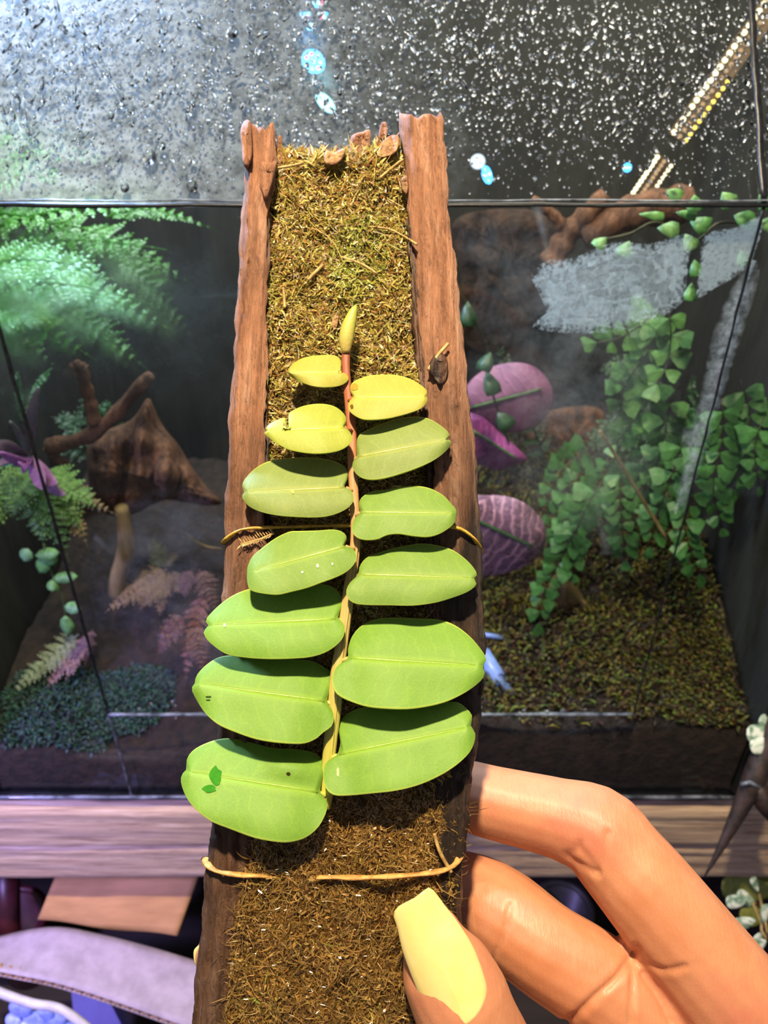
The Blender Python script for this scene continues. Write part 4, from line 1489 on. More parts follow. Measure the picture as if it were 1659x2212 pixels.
def frond_mesh(base, tip, width, npin, lob, nrm, sag, seed, sharp=1.0, fine=1.0, curl=0.0):
    r0 = random.Random(seed)
    base, tip, nrm = Vector(base), Vector(tip), Vector(nrm).normalized()
    ax = tip - base
    L = ax.length
    mid = (base + tip) / 2 + nrm * sag
    mb = MB()
    pts = []
    for i in range(npin + 1):
        f = i / npin
        pts.append(base * (1 - f) ** 2 + mid * 2 * f * (1 - f) + tip * f * f)
    tube(mb, pts, [L * .012 * (1 - .8 * i / npin) for i in range(npin + 1)], 5)
    for i in range(1, npin + 1):
        f = i / npin
        d = (pts[i] - pts[i - 1]).normalized()
        s = d.cross(nrm).normalized()
        pl = width * (math.sin(math.pi * min(1, f * .85 + .18)) ** .8) * (1.02 - f * .72)
        for sd in (-1, 1):
            pd = (d * r0.uniform(.45, .75) + s * sd * sharp + nrm * r0.uniform(-.35, .25)).normalized()
            l = pl * r0.uniform(.85, 1.1)
            m_ = max(2, int(lob * l / width + .5))
            for j in range(m_ + 1):
                g = (j + .4) / (m_ + .6)
                c = pts[i] + pd * (l * g) - nrm * (curl * l * g * g)
                ll = l / m_ * (1.25 - .5 * g) * fine
                nn = (nrm + Vector((r0.uniform(-.3, .3), r0.uniform(-.3, .3), r0.uniform(-.3, .3)))).normalized()
                if j == m_:
                    leaflet(mb, c, pd, nn, ll * 1.3, ll * .42)
                else:
                    t_ = pd.cross(nn).normalized()
                    for sg in (-1, 1):
                        leaflet(mb, c, (pd * .75 + t_ * sg), nn, ll * 1.15, ll * .40)
    return mb


VIEW = -F_


def fern(name, label, cat, fronds, colr, group=None, basep=None):
    """fronds: (px0,py0,Y0, px1,py1,Y1, width px, npin, lobes, sag, color scale)"""
    f0 = fronds[0]
    t = root(name, basep or GY(f0[0], f0[1], f0[2]), label, cat, group)
    for k, (x0, y0, Y0, x1, y1, Y1, wpx, npin, lob, sag, cs) in enumerate(fronds):
        a, c = GY(x0, y0, Y0), GY(x1, y1, Y1)
        w = wpx * c.dot(F_) / FPX
        rr = random.Random(k * 7 + int(x1))
        n = (VIEW * .7 + Vector((rr.uniform(-.4, .4), 0, rr.uniform(.3, 1.0)))).normalized()
        m = frond_mesh(a, c, w, npin, lob, n, sag, k * 31 + int(x0 + y1))
        cc = colr if not isinstance(cs, tuple) else cs
        s = cs if not isinstance(cs, tuple) else 1
        obj('frond', m, FOLIAGE, t, color=tuple(min(1, v * s) for v in cc), smooth=False)
    return t


G_BRIGHT, G_MID, G_DEEP, G_BLUE = lin('#468a24')[:3], lin('#457a3e')[:3], lin('#2a5a30')[:3], lin('#58b08a')[:3]
TAN, PINKT = lin('#a58660')[:3], lin('#b08a88')[:3]

fern('bright_fern', 'bright green feathery fern behind the misted pane below the black edge', 'fern', [
    (-60, 520, .42, 330, 455, .40, 60, 15, 7, .02, 1.3), (-60, 560, .41, 360, 540, .41, 75, 16, 8, .02, 1.1),
    (-60, 420, .42, 180, 400, .40, 55, 14, 7, .02, 1.1), (-80, 480, .43, 190, 520, .40, 60, 14, 7, .02, 1.3),
    (-60, 620, .38, 330, 660, .37, 85, 16, 8, .02, 1.2), (-60, 640, .37, 210, 780, .36, 80, 15, 8, .02, 1.2), (-60, 580, .37, 260, 610, .36, 85, 16, 8, .02, 1.2), (-60, 690, .36, 170, 700, .35, 75, 15, 8, .02, 1.2), (40, 600, .38, 380, 720, .38, 70, 15, 8, .02, 1.0), (60, 640, .38, 320, 800, .38, 60, 15, 8, .02, 1.0),
    (60, 560, .40, 300, 770, .39, 70, 15, 8, .01, 1.0), (-60, 700, .40, 130, 800, .40, 60, 13, 7, .02, .95),
    (100, 480, .43, 420, 620, .45, 75, 15, 8, .02, .8), (-60, 590, .40, 160, 640, .39, 60, 14, 7, .02, 1.2),
    (230, 470, .43, 470, 500, .46, 50, 13, 7, .02, .75), (250, 560, .45, 420, 740, .46, 55, 13, 7, .02, .6),
    (-40, 380, .44, 280, 360, .42, 55, 14, 7, .02, .9), (-60, 350, .44, 130, 330, .42, 50, 13, 7, .02, .8),
], G_BRIGHT)
fern('shade_fern', 'dark green shaded fern clump behind the forked branch', 'fern', [
    (240, 960, .50, 110, 900, .49, 55, 12, 6, .01, .8), (240, 960, .50, 180, 850, .49, 50, 12, 6, .01, .8),
    (220, 970, .50, 90, 970, .48, 50, 12, 6, .01, .7), (250, 960, .50, 230, 860, .50, 40, 10, 6, .01, 1.3),
    (60, 900, .46, 120, 790, .44, 40, 11, 6, .01, 1.5), (50, 900, .46, 40, 800, .44, 40, 11, 6, .01, 1.2)], G_DEEP)
fern('spike_moss', 'lacy yellow green spike moss spilling over beside the seam', 'fern', [
    (60, 1010, .36, -20, 1150, .345, 60, 12, 7, .01, 1.0), (70, 1010, .36, 100, 1190, .345, 70, 14, 8, .012, 1.0),
    (80, 1020, .37, 180, 1150, .355, 65, 13, 8, .012, 1.1), (90, 1020, .37, 215, 1100, .36, 55, 13, 8, .012, 1.2),
    (60, 1020, .36, 30, 1120, .34, 60, 12, 7, .012, .9), (80, 1030, .36, 150, 1215, .345, 50, 12, 7, .012, .95),
    (40, 1000, .35, -10, 1010, .335, 40, 10, 6, .005, (lin('#6cc09a')[:3])), (110, 1040, .37, 255, 1115, .37, 35, 13, 6, .012, (lin('#b09a72')[:3])),
    (120, 1060, .37, 190, 1180, .355, 40, 11, 6, .01, (lin('#a58a50')[:3])), (100, 1060, .36, 175, 1040, .37, 40, 11, 6, .01, 1.3)], lin('#6c9a4a')[:3])
# hanging runner with a few toothed leaves
t = root('trailing_plant', GY(100, 1190, .345), 'thin trailing runner with toothed pale green leaves hanging by the seam', 'plant')
b = MB(); tube(b, catmull([GY(x, y, .342) for x, y in ((95, 1180), (110, 1235), (132, 1275), (140, 1320), (148, 1375))], 20, False), .0005, 5); obj('runner', b, FOLIAGE, t, color=lin('#55683a')[:3])
for (x, y, dx, dy, L, w) in ((112, 1250, 60, -6, 62, 13), (112, 1252, 0, 12, 26, 12), (138, 1310, 34, 5, 40, 14), (140, 1330, 10, 48, 52, 15), (100, 1205, -20, 40, 44, 18), (95, 1190, 30, 40, 40, 15), (60, 1185, -10, 30, 34, 16), (75, 1200, 60, -8, 60, 14), (125, 1262, -10, 10, 18, 10)):
    b = MB(); q = GY(x, y, .341); d = GY(x + dx, y + dy, .339) - q
    leaflet(b, q, d, (VIEW + Vector((.1, 0, .2))), L * q.dot(F_) / FPX, w * q.dot(F_) / FPX, .0)
    obj('leaf', b, FOLIAGE, t, color=lin(rng.choice(('#7fb870', '#6fae62', '#8cc488')))[:3], solid=.0004)
fern('dry_spike_moss', 'tan dried frond fanning down beside the pale root', 'fern', [
    (360, 1230, .40, 225, 1325, .375, 45, 13, 8, .008, 1.1), (365, 1235, .40, 300, 1320, .38, 42, 12, 7, .008, 1.0), (365, 1235, .40, 345, 1335, .38, 36, 12, 7, .008, .95),
    (370, 1235, .40, 390, 1285, .39, 30, 10, 6, .006, .8), (350, 1230, .40, 330, 1160, .41, 28, 10, 6, .004, (lin('#6c7458')[:3])), (355, 1225, .40, 385, 1195, .41, 24, 9, 6, .004, (lin('#7a7258')[:3]))], TAN)
fern('pink_frond', 'pinkish green feathery frond lying low by the dark moss cushion', 'fern', [
    (170, 1370, .36, 20, 1505, .335, 42, 14, 8, .006, (lin('#9aa88a')[:3])), (180, 1380, .36, 95, 1500, .338, 34, 12, 7, .006, 1.0), (195, 1370, .36, 140, 1475, .342, 34, 11, 7, .006, .9), (200, 1360, .37, 185, 1440, .35, 28, 10, 6, .006, .8)], PINKT)
fern('rusty_frond', 'dim rusty red fern tangle in front of the soil slope', 'fern', [
    (440, 1280, .365, 400, 1480, .340, 40, 12, 7, .01, .8), (430, 1230, .370, 470, 1330, .365, 34, 11, 6, .01, .5), (400, 1330, .350, 340, 1420, .340, 34, 11, 6, .01, .45), (420, 1350, .350, 440, 1460, .340, 36, 11, 7, .01, .55), (415, 1230, .370, 400, 1300, .365, 26, 10, 6, .01, .5)], lin('#9a6258')[:3])
fern('tiny_fern', 'tiny yellow green sprig tucked against the mount edge low down', 'fern', [
    (455, 1390, .38, 425, 1420, .37, 16, 7, 4, .002, 1.0), (455, 1390, .38, 470, 1405, .37, 14, 6, 4, .002, 1.0), (455, 1395, .38, 450, 1425, .37, 14, 6, 4, .002, .9)], lin('#8a9a3a')[:3])

# ------------------------------------------------------------------ pink rosette at the frame's edge
BLADE = tinted('striped_blade', .4, 200, .35, .3, .15)


def blade(mb, pts, w, n=16):
    pts = catmull(pts, n, False)
    vs = []
    for i, p in enumerate(pts):
        f = i / (n - 1)
        d = (pts[min(i + 1, n - 1)] - pts[max(i - 1, 0)]).normalized()
        s = d.cross(VIEW).normalized()
        ww = w * (math.sin(math.pi * (f * .9 + .08)) ** .7)
        up = s.cross(d).normalized()
        vs += [p + s * ww + up * ww * .25, p - up * ww * .1, p - s * ww + up * ww * .25]
    fs = []
    for i in range(n - 1):
        for k in range(2):
            fs.append((3 * i + k, 3 * i + 3 + k, 3 * i + 4 + k, 3 * i + 1 + k))
    mb.add(vs, fs)


t = root('pink_rosette', GY(60, 960, .345), 'rosette with pink and grey green strap leaves at the seam', 'plant')
for pts, wpx, c in [
    ([(62, 975), (70, 900), (82, 838)], 14, '#7a6c7c'), ([(62, 978), (40, 930), (20, 912)], 13, '#6d6668'), ([(60, 985), (20, 965), (-20, 960)], 13, '#8a7a88'),
    ([(60, 990), (50, 1000), (0, 978)], 12, '#c07ac8'), ([(62, 990), (55, 1010), (40, 1000)], 12, '#d68ae0'), ([(66, 992), (85, 1030), (95, 1055)], 17, '#c48ac0'),
    ([(68, 990), (100, 1030), (122, 1045)], 16, '#b07aa8'), ([(70, 985), (110, 1050), (140, 1068)], 12, '#8a6a7e'), ([(62, 985), (30, 990), (-10, 1005)], 12, '#9a7aa0')]:
    b = MB(); q = GY(60, 960, .345)
    blade(b, [GY(x, y, .345 - .012 * i) for i, (x, y) in enumerate(pts)], wpx * q.dot(F_) / FPX)
    obj('strap_leaf', b, BLADE, t, color=lin(c)[:3], solid=.0006)

# ------------------------------------------------------------------ bog wood
wood = root('bog_wood', GY(320, 1090, .43), 'big flared brown bog wood stump behind the pane', 'driftwood')
b = MB()
inflate(b, [(190, 960), (230, 930), (285, 905), (318, 860), (332, 880), (352, 920), (385, 960), (410, 1000), (445, 1050), (480, 1085), (450, 1092), (400, 1085), (360, 1080), (330, 1090), (290, 1110), (240, 1115), (205, 1085), (190, 1030)],
        (270, 1020), (390, 1050), lambda x, y, h: GY(x, y, .43 - h), .035, 110, .5, .22, 3, (0, .12, .25, .38, .5, .62, .73, .83, .91, .97, 1.0), .05)
obj('stump', b, ROUGHWOOD, wood)
for pts, r0_, r1_, nm in [
    ([(105, 965), (150, 955), (195, 940), (240, 905), (280, 860), (325, 810)], 22, 15, 'branch'),
    ([(205, 915), (195, 870), (185, 830), (176, 795)], 18, 15, 'branch'),
    ([(105, 965), (120, 990), (150, 1005)], 16, 10, 'branch'),
    ([(185, 800), (168, 790), (160, 796)], 15, 14, 'branch')]:
    b = MB(); n = 30
    cc = catmull([GY(x, y, .395) for x, y in pts], n, False)
    rr = random.Random(int(pts[0][0]))
    tube(b, cc, [(r0_ + (r1_ - r0_) * i / n) * .36 / FPX * (1 + .12 * math.sin(i * .8) + rr.uniform(-.05, .05)) for i in range(n)], 12)
    obj(nm, b, ROUGHWOOD, wood)
b = MB(); n = 24
cc = catmull([GY(x, y, .385) for x, y in ((262, 1095), (272, 1150), (270, 1200), (255, 1245), (248, 1285))], n, False)
tube(b, cc, [(17 + 7 * math.sin(i / n * 3.1)) * .38 / FPX for i in range(n)], 12)
obj('pale_root', b, PALEWOOD, None, 'pale yellowish root standing below the stump', 'root')
b = MB()
inflate(b, [(1195, 1245), (1222, 1250), (1262, 1285), (1298, 1320), (1300, 1350), (1275, 1368), (1245, 1390), (1215, 1385), (1190, 1350), (1180, 1300)], (1205, 1280), (1270, 1350), lambda x, y, h: GY(x, y, .39 - h), .016, 60, .6, .2, 5, (0, .12, .25, .38, .5, .62, .73, .83, .91, .97, 1.0), .05)
obj('wood_chunk', b, PALEWOOD, None, 'tan chunk of wood on the mossy slope under the ferns', 'driftwood')
t = root('cork_branch', GY(1300, 470, .5), 'brown crooked branch crossing just under the black pane edge', 'driftwood')
for pts, r0_, r1_ in [([(1190, 570), (1225, 510), (1260, 470), (1310, 420)], 30, 20), ([(1258, 515), (1320, 478), (1400, 450), (1490, 440)], 34, 42), ([(1225, 510), (1200, 470), (1150, 430)], 16, 10)]:
    b = MB(); n = 24
    cc = catmull([GY(x, y, .46) for x, y in pts], n, False)
    tube(b, cc, [(r0_ + (r1_ - r0_) * i / n) * .42 / FPX * (1 + .1 * math.sin(i * 1.3)) for i in range(n)], 12)
    obj('branch', b, ROUGHWOOD, t)
# cork slabs on the back wall
for o_, lab, mt in [([(990, 470), (1180, 460), (1200, 560), (1150, 720), (1020, 760), (985, 600)], 'dark flaky cork slab on the back panel near the mount', CORKDARK),
                ([(1150, 900), (1290, 880), (1320, 960), (1290, 1030), (1180, 1040), (1140, 980)], 'round reddish brown cork lump between pink leaf and ferns', ROUGHWOOD)]:
    b = MB(); cx = sum(p[0] for p in o_) / len(o_); cy = sum(p[1] for p in o_) / len(o_)
    inflate(b, o_, (cx - 20, cy + 20), (cx + 20, cy - 20), lambda x, y, h: GY(x, y, .52 - h), .012, 90, .5, .4, int(cx), (0, .12, .25, .38, .5, .62, .73, .83, .91, .97, 1.0), .12)
    obj('cork_slab', b, mt, None, lab, 'cork')

# ------------------------------------------------------------------ pink veined leaves
def m_pink(name, c1, c2, c3, vs_):
    t = NT(name)
    ob = t.coord('Object')
    u, v, _ = t.sep(t.coord('UV'))
    r = t.math('MULTIPLY', t.math('ABSOLUTE', t.math('SUBTRACT', v, .5)), 2.0)
    nz = t.noise(ob, 60, 5)
    fine = t.noise(ob, 260, 5, .6, 1.5)
    w = t.math('ADD', t.math('ADD', t.math('MULTIPLY', u, 40.0), t.math('MULTIPLY', r, 8.0)), t.math('MULTIPLY', nz, 14.0))
    vv = t.math('ADD', t.mapr(t.math('SINE', w), .45, 1.0, 0, .75), t.mapr(fine, .5, .62, 0, .45), True)
    c = t.mix(t.mapr(nz, .35, .65), c1, c2)
    c = t.mix(t.math('MULTIPLY', vv, vs_), c, c3)
    return t.done(t.bsdf(c, .5, t.bump(vv, .4, .001)))


PINK1 = m_pink('pink_leaf_blade', '#8a5a86', '#a0709a', '#b07aa6', .4)
PINK2 = m_pink('magenta_leaf_blade', '#6e2c68', '#8a3c80', '#b04c94', .5)
PINK3 = m_pink('veined_pink_leaf_blade', '#5a3f5a', '#7e5c7e', '#c89ab6', .9)
t = root('pink_leaf_plant', GY(1060, 1240, .38), 'plant with three broad pink veined leaves beside the mount', 'plant')
for k, (o_, bs, tp, Y, mt) in enumerate([
    ([(1000, 860), (1030, 810), (1090, 785), (1150, 790), (1190, 830), (1190, 880), (1160, 920), (1100, 935), (1040, 920)], (1020, 880), (1170, 840), .44, PINK1),
    ([(1000, 900), (1040, 900), (1080, 935), (1120, 970), (1140, 995), (1105, 1005), (1080, 1018), (1040, 1005), (1000, 1000)], (1020, 930), (1115, 990), .41, PINK2),
    ([(1000, 1090), (1060, 1070), (1120, 1080), (1165, 1115), (1182, 1150), (1165, 1200), (1120, 1230), (1060, 1245), (1000, 1240)], (1020, 1120), (1150, 1180), .38, PINK3)]):
    o2 = catmull(o_, 50)
    vs, fs, uvs = ringfill(o2, bs, tp, (0, .1, .3, .55, .8, .95, 1), lambda v, r, s, side: GY(v.x, v.y, Y + .008 * r * r - .0008 * math.exp(-(r / .12) ** 2) + .002 * math.sin(v.x * .06) * r))
    b = MB(); b.add(vs, fs, None, uvs); lf = obj('leaf', b, mt, t, solid=.0008)
    b = MB(); tube(b, [GY(bs[0] + (tp[0] - bs[0]) * f, bs[1] + (tp[1] - bs[1]) * f, Y - .001) for f in np.linspace(0, 1, 10)], .0009, 6); obj('midrib', b, FOLIAGE, lf, color=lin('#4f7a4a')[:3])
    b = MB(); q = GY(bs[0], bs[1], Y); tube(b, catmull([q, q + Vector((-.01, .01, -.03)), GY(1050, 1330, .40)], 12, False), .0011, 6); obj('leaf_stalk', b, FOLIAGE, t, color=lin('#6a4a5c')[:3])

# ------------------------------------------------------------------ climbing fig leaves below the black edge
t = root('climbing_fig', GY(1480, 500, .345), 'creeping climber with round green leaves under the black pane edge', 'plant')
b = MB(); tube(b, catmull([GY(x, y, .350) for x, y in ((1290, 520), (1360, 505), (1420, 480), (1500, 520), (1560, 480), (1680, 500))], 40, False), .0006, 5); obj('runner', b, FOLIAGE, t, color=lin('#4a4a2a')[:3])
b = MB(); tube(b, catmull([GY(x, y, .387) for x, y in ((985, 560), (1005, 650), (1050, 740), (1055, 810), (1078, 895), (1100, 960))], 30, False), .0006, 5); obj('runner', b, FOLIAGE, t, color=lin('#33402a')[:3])
for k, (x, y, a, L, w) in enumerate([(1360, 520, 2.0, 40, 17), (1310, 512, 2.4, 34, 14), (1420, 492, .1, 52, 17), (1480, 505, 1.0, 42, 18), (1585, 465, .3, 52, 22), (1640, 480, .2, 40, 18), (1540, 470, 2.6, 50, 18), (1380, 462, .1, 60, 9), (1460, 458, .2, 50, 10), (1500, 560, 1.4, 40, 13), (1495, 610, 1.7, 44, 12), (1500, 420, 1.4, 40, 18), (1560, 415, .9, 40, 18), (1640, 420, .9, 40, 18), (1440, 410, .5, 40, 16), (1600, 540, 1.2, 36, 15), (1010, 650, 1.5, 60, 16), (1050, 800, 1.2, 60, 18), (1075, 890, .9, 48, 18), (1060, 760, 2.0, 48, 16)]):
    b = MB(); Y = .345 if k < 16 else .385
    q = GY(x, y, Y); d = R_ * math.cos(a) - U_ * math.sin(a)
    leaflet(b, q, d, VIEW + Vector((rng.uniform(-.3, .3), 0, rng.uniform(0, .4))), L * q.dot(F_) / FPX, w * 1.15 * q.dot(F_) / FPX, .06)
    obj('leaf', b, FOLIAGE, t, color=lin(rng.choice(('#6fa858', '#5f9a50', '#7fb068')) if k < 16 else '#2c5230')[:3], solid=.0004)


# ------------------------------------------------------------------ maidenhair: fronds of rounded leaflets
def maiden(name, label, fronds, colr, Lpx, wpx):
    f0 = fronds[0][0]
    t = root(name, GY(f0[0], f0[1], fronds[0][-1]), label, 'fern')
    r0 = random.Random(int(f0[0]))
    for pts_Y in fronds:
        *pts, Y = pts_Y
        n = max(5, int(sum(math.dist(a, b_) for a, b_ in zip(pts, pts[1:])) / (wpx * 1.3)))
        cc = catmull([GY(x, y, Y - .006 * i) for i, (x, y) in enumerate(pts)], n + 1, False)
        b = MB(); tube(b, cc, .0004, 5); fr = obj('frond_stalk', b, FOLIAGE, t, color=lin('#3a3020')[:3])
        for i in range(1, n + 1):
            d = (cc[i] - cc[i - 1]).normalized()
            for sd in ((-1, 1) if i < n else (0,)):
                s = d.cross(VIEW).normalized()
                dd = d * .45 + s * sd + VIEW * r0.uniform(-.1, .35) if sd else d
                sc = (1 - .35 * i / n) * r0.uniform(.75, 1.25) * cc[i].dot(F_) / FPX
                b = MB(); leaflet(b, cc[i], dd, VIEW + Vector((r0.uniform(-.6, .6), 0, r0.uniform(-.3, .7))), Lpx * sc, wpx * sc, .14)
                k = r0.uniform(.8, 1.25)
                obj('leaflet', b, FOLIAGE, fr, color=tuple(v * k for v in colr), solid=.0002, smooth=False)
    return t


maiden('maidenhair_fern', 'hanging green fern with rounded leaflets beside the pink veined leaf', [
    [(1330, 980), (1290, 1050), (1240, 1110), (1200, 1180), .40], [(1300, 1040), (1260, 1110), (1235, 1180), (1240, 1240), .375], [(1250, 1130), (1210, 1210), (1175, 1280), (1165, 1345), .365],
    [(1340, 1000), (1340, 1080), (1345, 1150), (1350, 1210), .385], [(1290, 960), (1230, 1000), (1190, 1060), (1180, 1110), .41]], G_MID, 44, 19)
maiden('maidenhair_fern', 'spreading green fern with lobed leaflets below the white scale patch', [
    [(1440, 640), (1400, 690), (1340, 730), (1290, 740), .39], [(1440, 650), (1450, 720), (1440, 790), (1420, 830), .38], [(1440, 660), (1400, 760), (1350, 830), (1340, 900), .40],
    [(1430, 800), (1400, 870), (1360, 920), (1330, 960), .41], [(1450, 840), (1440, 920), (1420, 1000), (1400, 1060), .41]], lin('#5a8a48')[:3], 54, 24)
maiden('maidenhair_fern', 'dense green fern against the seam with fronds hanging to the moss', [
    [(1480, 940), (1450, 1030), (1420, 1110), (1405, 1180), .375], [(1490, 960), (1500, 1050), (1480, 1140), (1510, 1240), .365], [(1560, 860), (1560, 950), (1540, 1050), (1560, 1140), .375],
    [(1600, 820), (1620, 900), (1610, 980), (1560, 1080), .39], [(1520, 900), (1470, 990), (1430, 1060), .41], [(1650, 900), (1630, 970), (1640, 1050), .37], [(1400, 950), (1390, 1040), (1420, 1130), .42]], G_MID, 48, 20)
fern('shade_fern', 'dark leafy fern mass deep behind the fronds near the seam', 'fern', [
    (1450, 900, .50, 1250, 980, .48, 80, 13, 7, .02, .9), (1450, 900, .50, 1300, 1100, .46, 85, 14, 8, .02, .9), (1450, 900, .50, 1420, 1140, .46, 85, 14, 8, .02, .9), (1480, 900, .49, 1560, 1130, .45, 80, 14, 8, .02, 1.0),
    (1480, 880, .49, 1660, 1000, .45, 80, 14, 8, .02, 1.0), (1480, 860, .5, 1640, 780, .47, 70, 13, 7, .02, .8), (1440, 860, .5, 1290, 800, .48, 70, 13, 7, .02, .8), (1180, 1000, .5, 1060, 720, .5, 60, 12, 7, .01, .5)], G_DEEP)
fern('curled_fern', 'small brown curled dead fern tuft above the mossy slope', 'fern', [
    (1130, 1420, .37, 1090, 1365, .365, 28, 9, 5, .004, 1.0), (1135, 1425, .37, 1160, 1370, .365, 26, 9, 5, .004, .9), (1130, 1425, .37, 1200, 1430, .36, 26, 9, 5, .004, .8), (1130, 1425, .37, 1150, 1455, .355, 24, 9, 5, .004, 1.1), (1128, 1425, .37, 1080, 1410, .36, 24, 9, 5, .004, .9)], lin('#b5824a')[:3])

# ------------------------------------------------------------------ blue tube and grass stalk in the tank
BLUEP = simple('blue_plastic', '#5f7ac0', '#8aa2de', 100, .3, .1, .0003)
b = MB(); tube(b, [GY(1040, 1410, .345), GY(1085, 1480, .335), GY(1140, 1552, .325)], [.0050, .0052, .0052], 16)
o = obj('blue_tube', b, BLUEP, None, 'pale blue plastic tube leaning behind the lower pane edge', 'tube')
b = MB(); tube(b, [GY(1118, 1508, .333), GY(1133, 1540, .327)], .0030, 12); obj('red_clip', b, GENERIC, None, 'small dull red clip beside the blue tube', 'clip', color=lin('#8a3a34')[:3])
b = MB(); tube(b, [GY(1040, 1370, .36), GY(1085, 1378, .36)], .0016, 8); obj('blue_rod', b, BLUEP, None, 'short blue rod end peeking out beside the mount', 'rod')
b = MB(); tube(b, catmull([GY(x, y, .34) for x, y in ((1295, 930), (1340, 1000), (1385, 1075), (1440, 1165))], 16, False), .0009, 6)
obj('grass_stalk', b, PALEWOOD, None, 'thin pale stalk slanting across the green ferns', 'stalk')
b = MB(); tube(b, catmull([GY(x, y, .42) for x, y in ((372, 1110), (400, 1150), (440, 1178), (480, 1185))], 16, False), .0006, 6)
obj('rootlet', b, PALEWOOD, None, 'fine grey rootlet curving over dark soil beside the mount', 'root')

# ================================================================== below and in front of the shelf
def sheet(pts_grid, th, name, mat, parent=None, **kw):
    """grid of world points -> thick sheet"""
    b = MB(); n, m = len(pts_grid), len(pts_grid[0])
    vs = [p for row in pts_grid for p in row]
    b.add(vs, [(i * m + k, i * m + k + 1, (i + 1) * m + k + 1, (i + 1) * m + k) for i in range(n - 1) for k in range(m - 1)])
    return obj(name, b, mat, parent, solid=th, **kw)


def quadgrid(a, b_, c, d, n, m, dz=lambda f, g: 0):
    """a-b top edge, d-c bottom edge; each (px, py, depth)"""
    a, b_, c, d = (P(*k) for k in (a, b_, c, d))
    return [[a.lerp(b_, g / m).lerp(d.lerp(c, g / m), f / n) + VIEW * dz(f / n, g / m) for g in range(m + 1)] for f in range(n + 1)]


sheet(quadgrid((140, 1860, .555), (440, 1860, .555), (384, 2022, .535), (82, 1988, .535), 10, 24, lambda f, g: .0012 * math.sin(g * 9 + 4 * f) - .003 * abs(f - .62)), .004, 'cardboard_flap', CARD, None, label='brown cardboard flap hanging under the shelf boards', cat='cardboard')
# pale corrugated box lid with its fluted edge
top = [(-60, 2040), (50, 2012), (130, 2004), (220, 2020), (330, 2048), (450, 2085)]
bot = [(-60, 2088), (20, 2104), (110, 2122), (180, 2142), (270, 2172), (440, 2232)]
tp_, bt_ = catmull([P(x, y, .500) for x, y in top], 41, False), catmull([P(x, y, .468) for x, y in bot], 41, False)
lid = root('corrugated_sheet', P(200, 2110, .48), 'pale lilac grey corrugated cardboard sheet with a torn fluted edge', 'cardboard')
grid = [[a.lerp(c, f / 8) for a, c in zip(tp_, bt_)] for f in range(9)]
nrm = (tp_[20] - bt_[20]).cross(bt_[30] - bt_[10]).normalized()
if nrm.dot(VIEW) < 0:
    nrm = -nrm
sheet(grid, .0006, 'liner', WHITECARD, lid)
sheet([[p - nrm * .0042 for p in row] for row in grid], .0006, 'liner', WHITECARD, lid)
b = MB()
fine = catmull(bt_, 241, False)
vs = []
for i, p in enumerate(fine):
    off = .0024 + .0017 * math.sin(i * .62)
    inn = (tp_[20] - bt_[20]).normalized() * .006
    vs += [p - nrm * off, p + inn - nrm * off]
b.add(vs, [(2 * i, 2 * i + 2, 2 * i + 3, 2 * i + 1) for i in range(240)])
obj('fluting', b, CARD, lid, solid=.0003)
b = MB(); tube(b, catmull([P(x, y, .44) for x, y in ((-40, 2128), (20, 2152), (70, 2168), (130, 2180), (190, 2222), (260, 2290))], 40, False), .0026, 10)
obj('cable', b, simple('pale_cable', '#a8a8b2', '#c4c4cc', 100, .4, .1, .0002), None, 'pale grey cable curving below the cardboard sheet', 'cable')
# crocheted blue piece
cro = root('blue_crochet', P(90, 2215, .455), 'light blue crocheted piece with puffed loops under the cable', 'crochet')
YARN = simple('blue_yarn', '#8aa4f0', '#b8c8ff', 500, .8, .7, .0008)
for k, (x, y, rx, ry, a) in enumerate(((45, 2180, 20, 14, .3), (30, 2205, 14, 14, 1), (75, 2205, 24, 16, -.2), (100, 2190, 16, 12, .5), (125, 2205, 20, 14, -.4), (50, 2225, 24, 16, 0), (100, 2230, 26, 16, .2), (145, 2225, 20, 14, .1))):
    rx, ry = rx * 1.35, ry * 1.35
    o_ = [(x + rx * math.cos(w) * math.cos(a) - ry * math.sin(w) * math.sin(a), y + rx * math.cos(w) * math.sin(a) + ry * math.sin(w) * math.cos(a)) for w in np.linspace(0, 6.283, 11)[:-1]]
    b = MB(); inflate(b, o_, (x - rx * .4, y), (x + rx * .4, y), lambda px, py, h, k=k: P(px, py, .458 - h + .001 * (k % 3)), .004, 24, .7, .12, k); obj('puff_loop', b, YARN, cro)
# violet panel, dark pots in the shade
b = MB(); slab(b, P(150, 2100, .56), P(205, 2100, .56), P(285, 2260, .54), P(165, 2260, .54), VIEW, .008)
obj('violet_panel', b, simple('violet_panel_paint', '#54508e', '#6a66a8', 20, .5, .1, .0003), None, 'flat violet panel standing in the gap under the cardboard', 'panel', smooth=False)
REDP = simple('dark_red_plastic', '#3a1216', '#58202a', 60, .4, .2, .0004)


